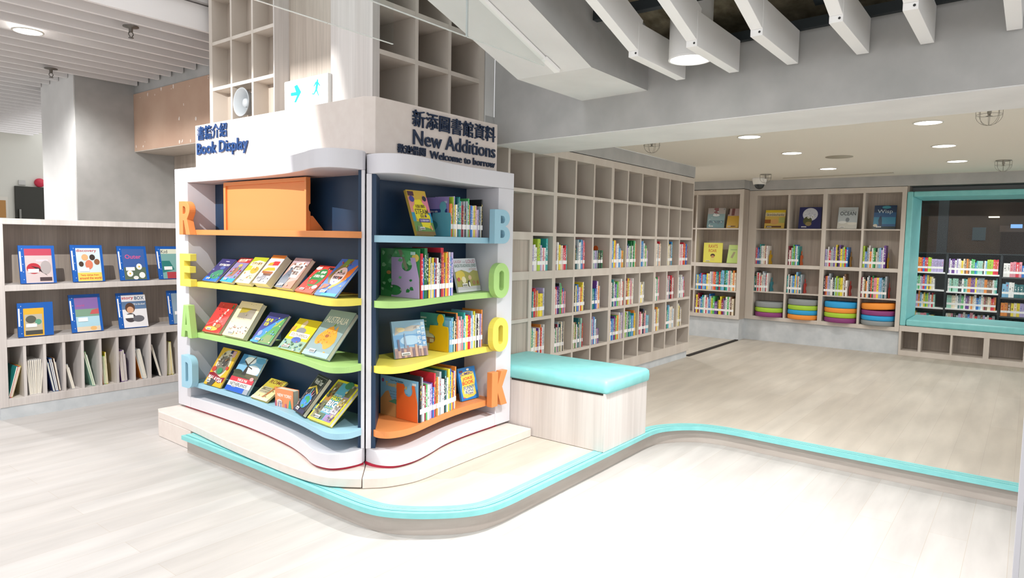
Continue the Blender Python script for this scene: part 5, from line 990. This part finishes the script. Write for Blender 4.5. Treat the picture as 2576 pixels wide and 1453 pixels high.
side_cover('teal picture book with a cream page scene beside the yellow bookend', 2.8055+.0005, 2.86, 2.655, .687, .218, .004, '#4f9a94',
           [('r', 0, 0, .6, .58, '#cfd0b4'), ('p', [(0, .58), (.5, .6), (.62, .52), (0, .5)], '#8ab4a0'), ('r', .06, .74, .3, .78, '#c8dcd4'), ('r', .06, .84, .3, .88, '#c8dcd4'), ('r', .06, .66, .3, .69, '#c8dcd4'), ('r', .1, .18, .8, .34, '#a8744c'), ('r', .18, .21, .34, .31, '#d8c8a0'), ('r', .44, .21, .6, .31, '#d8c8a0')])
side_cover('lavender picture book with a teal strip behind the blue bookend', 2.8085+.0005, 2.85, 2.634, 1.352, .226, .003, '#8f7fb8',
           [('r', 0, 0, 1, .52, '#3f8a8c'), ('r', .3, .5, .95, .7, '#2f3f7a'), ('t', 'fairy tale', .34, .6, .6, .67, WH, .01), ('r', .44, .52, .6, .57, '#e08a3c'), ('r', .84, .84, .95, .9, '#b0b8d0')])
# face-out books on the far shelves (covers face -x)
def far_face(y1, y0, x, z, h, t, lean, label, col, art, yaw=0, code=(.15, .05, .22, .05)):
    U = Vector((-math.sin(yaw), -math.cos(yaw), 0)); V = Vector((math.sin(lean), 0, math.cos(lean)))
    face_book(label, (x, y1, z+.001+t*math.sin(lean)), U, V-U*U.dot(V), (y1-y0)/math.cos(yaw), h, t, col, art, grp='face-out books on the far shelves', code=code)
fc = lambda X, px, py: on('x', X, px, py).y
far_face(fc(8.58, 1779, 570), fc(8.58, 1822, 570), 8.56, 1.5455, .262, .02, .16, 'greyish RAIN picture book on top shelf of projecting far bookcase', '#7f9a9c', [('r', 0, .7, 1, 1, '#a8a09c'), ('r', .36, .72, .62, 1, '#8a5a5c'), ('e', .5, .64, .2, .06, '#d8dcdc'), ('r', 0, 0, 1, .38, '#5f8488'), ('t', 'RAIN', .14, .24, .88, .36, '#3f4c5c', .01)]+scatter(41, 14, ['#b8c4c4', '#8fa8a8', '#5f7478'], .05, .1, .95, .95, .06))
far_face(fc(8.58, 1827, 572), fc(8.58, 1857, 572), 8.57, 1.5455, .262, .012, .30, 'golden book with a striped top leaning by the bookcase post', '#cda43c', [('r', 0, .62, 1, 1, '#b8a09c'), ('r', .3, .64, .55, 1, '#7a4c4c'), ('r', .0, .7, .12, 1, '#4a3a34'), ('e', .5, .08, .3, .03, '#6a4a2c')])
far_face(fc(8.58, 1767, 658), fc(8.58, 1814, 661), 8.60, 1.095, .258, .014, .05, "yellow RAVI'S ROAR picture book on second shelf of projecting far bookcase", '#e3dc62', [('t', "RAVI'S", .26, .74, .74, .92, '#c0683a', .015), ('t', 'ROAR', .28, .52, .7, .68, '#c0683a', .015), ('e', .5, .36, .12, .09, '#4a3a34'), ('e', .5, .3, .09, .07, '#c09060'), ('r', .4, .1, .6, .24, '#dcd070')])
far_face(fc(8.58, 1828, 661), fc(8.58, 1855, 661), 8.57, 1.095, .245, .01, .32, 'lime green book leaning in the corner beside the yellow book', '#a8c048', [('p', [(.3, .3), (.5, .26), (.7, .6), (.5, .62)], '#8a7a3c'), ('r', .2, .7, .8, .76, '#7f9a3c')], code=None)
far_face(fc(8.78, 1922, 572), fc(8.78, 1972, 573), 8.78, 1.5465, .240, .012, .22, 'yellow Skimbleshanks picture book on top shelf of far bookcase', '#d8b85c', [('r', 0, .86, 1, 1, '#e0c42c'), ('r', 0, .66, 1, .86, '#e2d3a0'), ('t', 'Skimbleshanks', .05, .68, .94, .82, '#4a4a6a', .01), ('r', 0, .28, .3, .48, '#9a5a28'), ('e', .5, .36, .2, .14, '#d8a468'), ('r', .1, .05, .85, .14, '#6a4a34'), ('r', .7, .3, 1, .6, '#b0b468')])
far_face(fc(8.78, 2008, 572), fc(8.78, 2064, 572), 8.77, 1.5465, .268, .012, .17, 'navy book with a big white dandelion shape on the far bookcase', '#25285c', [('e', .5, .66, .34, .3, '#c9ccd4'), ('e', .4, .36, .2, .2, '#4f5230'), ('e', .44, .52, .06, .05, '#e6e6e0'), ('e', .62, .54, .06, .05, '#e6e6e0'), ('e', .44, .52, .02, .02, '#222222'), ('e', .62, .54, .02, .02, '#222222'), ('e', .45, .22, .14, .1, '#8a7a4c')]+scatter(44, 20, ['#b4b8c8', '#dde0e6', '#a8acc0'], .25, .5, .76, .9, .04))
far_face(fc(8.78, 2106, 571), fc(8.78, 2155, 572), 8.77, 1.5465, .262, .012, .22, 'pale grey HERE COMES OCEAN picture book on the far bookcase', '#b4bcbe', [('r', 0, 0, 1, .3, '#c9c6bc'), ('t', 'HERE COMES', .22, .82, .82, .88, '#7a8488', 0), ('t', 'OCEAN', .1, .62, .9, .8, '#3c4448', .01), ('e', .5, .42, .1, .1, '#7a8084'), ('e', .25, .3, .2, .06, '#dcdcd8'), ('e', .75, .24, .24, .06, '#d8d4c8')])
far_face(fc(8.78, 2196, 571), fc(8.78, 2252, 571), 8.77, 1.5465, .275, .02, .18, 'deep blue WISP picture book with a dark figure on the far bookcase', '#24507c', [('r', 0, .2, 1, .5, '#2f7a98'), ('r', 0, .7, 1, 1, '#1c3454'), ('e', .55, .92, .2, .06, '#3f8a9a'), ('t', 'Wisp', .16, .62, .84, .82, '#b8c8d0', .0), ('p', [(.26, .12), (.4, .12), (.38, .4), (.34, .56), (.26, .5), (.22, .36)], '#1a3048'), ('r', 0, 0, 1, .1, '#1c2c2c'), ('e', .1, .14, .1, .06, '#c0b8a4')])
far_face(3.86, 3.70, 8.57, 1.5455, .27, .012, .30, 'yellow and purple book sliver behind the end of the wall bookcase', '#d6d42c', [('r', .6, 0, 1, 1, '#5a3f90'), ('r', .3, 0, .6, .4, '#3a3a34')], code=None)

# ================================================================ MAGAZINES
mgc = 'magazines on the low magazine shelf'
def folder(label, u0, w, z, h, lean, art, mw=.84, mh=.9, white=False):
    U = Vector((1, 0, 0)); V = Vector((0, math.sin(lean), math.cos(lean))); N = U.cross(V); O = Vector((u0, 5.712, z+.006)); t = .012
    fb_ = flat('#1f5cae', .25, name='blue_binder_plastic')
    m = MB(); m.obox(O-N*t, U*w, V*h, N*.002, fb_); m.obox(O-N*.004+U*.03, U*(w-.03), V*h, N*.002, fb_)
    L = O.copy(); m.v = [tuple(Vector(p)-L) for p in m.v]; o = m.build('magazine'); o.location = L; tag(o, label, 'magazine', mgc)
    m = MB(); m.obox(O-N*t, U*.032, V*h, N*(t+.001), fb_)
    for k in range(5): m.obox(O+U*.02+V*(h*(.1+.2*k))+N*.0012, U*.004, V*.004, N*.0006, flat('#e6eef6', .3))
    adopt(m.build('binder_spine'), o)
    m = MB(); m.obox(O+U*.004+V*(h*.32)+N*.0012, U*.010, V*(h*.52), N*.0006, label_mat); adopt(m.build('spine_label'), o)
    m = MB(); mo = O+U*.036+V*.004+N*(-.0018); m.obox(mo-N*.003, U*(w*mw-.02), V*(h*mh), N*.003, flat('#e8e6e2', .4)); art_mesh(m, art, mo, U, V, N, w*mw-.02, h*mh)
    adopt(m.build('magazine_issue', recalc=False), o)
    m = MB(); m.obox(O+U*.05+V*(h*.28)+N*.0012, U*(w*.3), V*(h*.1), N*.0004, label_mat); adopt(m.build('library_label'), o)
folder('blue binder holding a magazine with a red tongued animal photo, upper ledge', 1.638, .226, .956, .278, .16, [('r', 0, 0, 1, 1, '#c8b8b8'), ('r', 0, .8, 1, 1, '#b8485c'), ('e', .3, .42, .26, .16, '#b0303c'), ('p', [(.2, .5), (.6, .3), (.8, .2), (.5, .44)], '#3a2c30'), ('r', .4, .62, .85, .68, '#e6c8d0'), ('r', .5, .05, .95, .16, '#4a3c40'), ('e', .75, .45, .2, .2, '#a8a0a0')])
folder('blue binder holding discovery magazine with cartoon children, upper ledge', 1.972, .222, .956, .285, .20, [('r', 0, 0, 1, 1, '#c9d8dc'), ('r', 0, 0, 1, .26, '#f0c860'), ('t', 'discovery', .02, .86, .86, .97, '#b04848', .02), ('e', .35, .72, .14, .1, '#d8a878'), ('e', .66, .72, .12, .09, '#3c3430'), ('e', .84, .58, .12, .09, '#8a5a40'), ('e', .18, .52, .1, .08, '#4a3a30'), ('e', .5, .5, .16, .14, '#d07a60'), ('t', 'Tasty dishes from', .1, .15, .86, .21, '#c0583c', .015), ('t', 'around the world', .06, .06, .96, .13, '#c0583c', .015)])
folder('blue binder holding a magazine with white daisies, upper ledge', 2.305, .222, .956, .280, .24, [('r', 0, 0, 1, 1, '#3f5f9c'), ('r', 0, .0, 1, .4, '#5a6a58'), ('t', 'Outer', .1, .68, .84, .82, '#c85a8a', .02), ('e', .25, .2, .14, .1, '#f0efe8'), ('e', .7, .42, .13, .1, '#f0efe8'), ('e', .8, .14, .14, .1, '#e8e8e4'), ('e', .25, .2, .04, .03, '#d8b030'), ('e', .7, .42, .04, .03, '#d8b030'), ('e', .5, .06, .12, .06, '#e0e0dc')])
folder('blue binder holding a Kid magazine, cut off by the display bookcase', 2.605, .222, .956, .280, .24, [('r', 0, 0, 1, 1, '#7aa8a4'), ('r', 0, .84, 1, 1, '#d8dcc8'), ('t', 'Kid', .02, .86, .34, .97, '#4a5058', .01), ('p', [(0, .2), (.6, .3), (.4, .6), (0, .6)], '#2f7a74'), ('r', .2, 0, 1, .22, '#b0424a')])
folder('blue binder holding a small yellow bordered magazine, lower ledge', 1.612, .222, .570, .246, .04, [('r', 0, 0, 1, 1, '#e0ac34'), ('r', .06, .05, .92, .78, '#b8b09c'), ('e', .36, .6, .26, .14, '#5a5a50'), ('e', .72, .5, .16, .1, '#5f9a80'), ('r', .08, .05, .92, .2, '#4a4a44')], .66, .82)
folder('blue binder holding a purple and pale blue magazine, lower ledge', 1.955, .218, .570, .292, .23, [('r', 0, 0, 1, 1, '#a8ccd8'), ('r', 0, .66, 1, 1, '#8a6aa8'), ('r', 0, .44, 1, .66, '#7a9a84'), ('t', 'world', .06, .74, .4, .8, '#c85a8a', .01), ('p', [(.6, .5), (1, .5), (1, .66), (.7, .62)], '#c05a5c'), ('r', 0, 0, 1, .14, '#d8c8b0'), ('e', .7, .08, .14, .06, '#e0b070')])
folder('blue binder holding white story BOX magazine, lower ledge', 2.29, .21, .570, .288, .23, [('r', 0, 0, 1, 1, '#e4e2e4'), ('t', 'story', .02, .84, .5, .95, '#c03c44', .02), ('t', 'BOX', .54, .84, .94, .95, '#3c5a78', .02), ('r', 0, .56, 1, .8, '#5f7a9c'), ('t', 'Off to the show!', .45, .68, .95, .74, WH, .01), ('e', .32, .6, .2, .16, '#5a4034'), ('e', .32, .54, .14, .1, '#d0a080'), ('e', .3, .3, .22, .14, '#4a4448'), ('e', .62, .26, .24, .1, '#6a6a70')], .98, .92)
folder('blue binder cut off by the display bookcase, lower ledge', 2.685, .222, .570, .288, .2, [('r', 0, 0, 1, 1, '#8aa0b0')])
slots = [('t7 r7 y7', 14), ('w8 w8 w8 w8 w8 w8 w8 w8 w8', 0), ('B8 s7 B8 b8 B7 n8 B7', -10), ('w6 a6 w5', -13), ('m9 g9 m8', -13), ('o7 g7 l7 y8', -4), ('P8 P8 P8 P8 w8 P7', -5), ('o8 s8 w8 w8 a8', -13), ('k9 w9 a8', -15), ('c9 y9 l9 c9 y9 k9 y9 l9 c9', 0), ('w8 s8 r8', -8)]
for i, (s, tl) in enumerate(slots):
    a = DIV[i-1]+.0185 if i else X0+.052; b = DIV[i]; toks = s.split(); n = len(toks); tk = min(.0085, (b-a)*.62/n)
    for k, q in enumerate(toks):
        hh = int(q[1])*.028+.03; ang = R_(tl+(k*.35 if n < 8 else (k-(n-1)/2)*(-1.3 if n == 9 and tl == 0 else .4)))
        if i == 1: ang = R_((k-4)*1.1)
        sh = hh*math.sin(ang); wid = n*tk*1.12
        x0 = (b-.004-wid-max(0, sh)) if ang > 0 and i == 0 else (a+.004+max(0, -sh))
        if ang == 0 or i in (1, 9): x0 = a+.006+max(0, (b-a)*.16 if i == 1 else 0)
        x0 += k*tk*1.12
        U = Vector((math.cos(ang), 0, -math.sin(ang))); V = Vector((math.sin(ang), 0, math.cos(ang))); O = Vector((x0, 5.72+rb.uniform(0, .012), .1462+max(0, tk*math.sin(ang))))
        m = MB(); m.obox((0, 0, 0), U*tk, (0, .2, 0), V*hh, flat(PAL[q[0]], .35)); o = m.build('magazine'); o.location = O
        tag(o, f"{PNAME[q[0]]} magazine, {ordn(k)} from left in {ordn(i)} slot of the magazine shelf", 'magazine', 'magazines in the narrow slots')
        m = MB(); m.obox(O+U*(tk*.12)+V*.004+Vector((0, -.0004, 0)), U*(tk*.76), (0, .0004, 0), V*(hh-.008), page_mat); adopt(m.build('page_edge'), o)
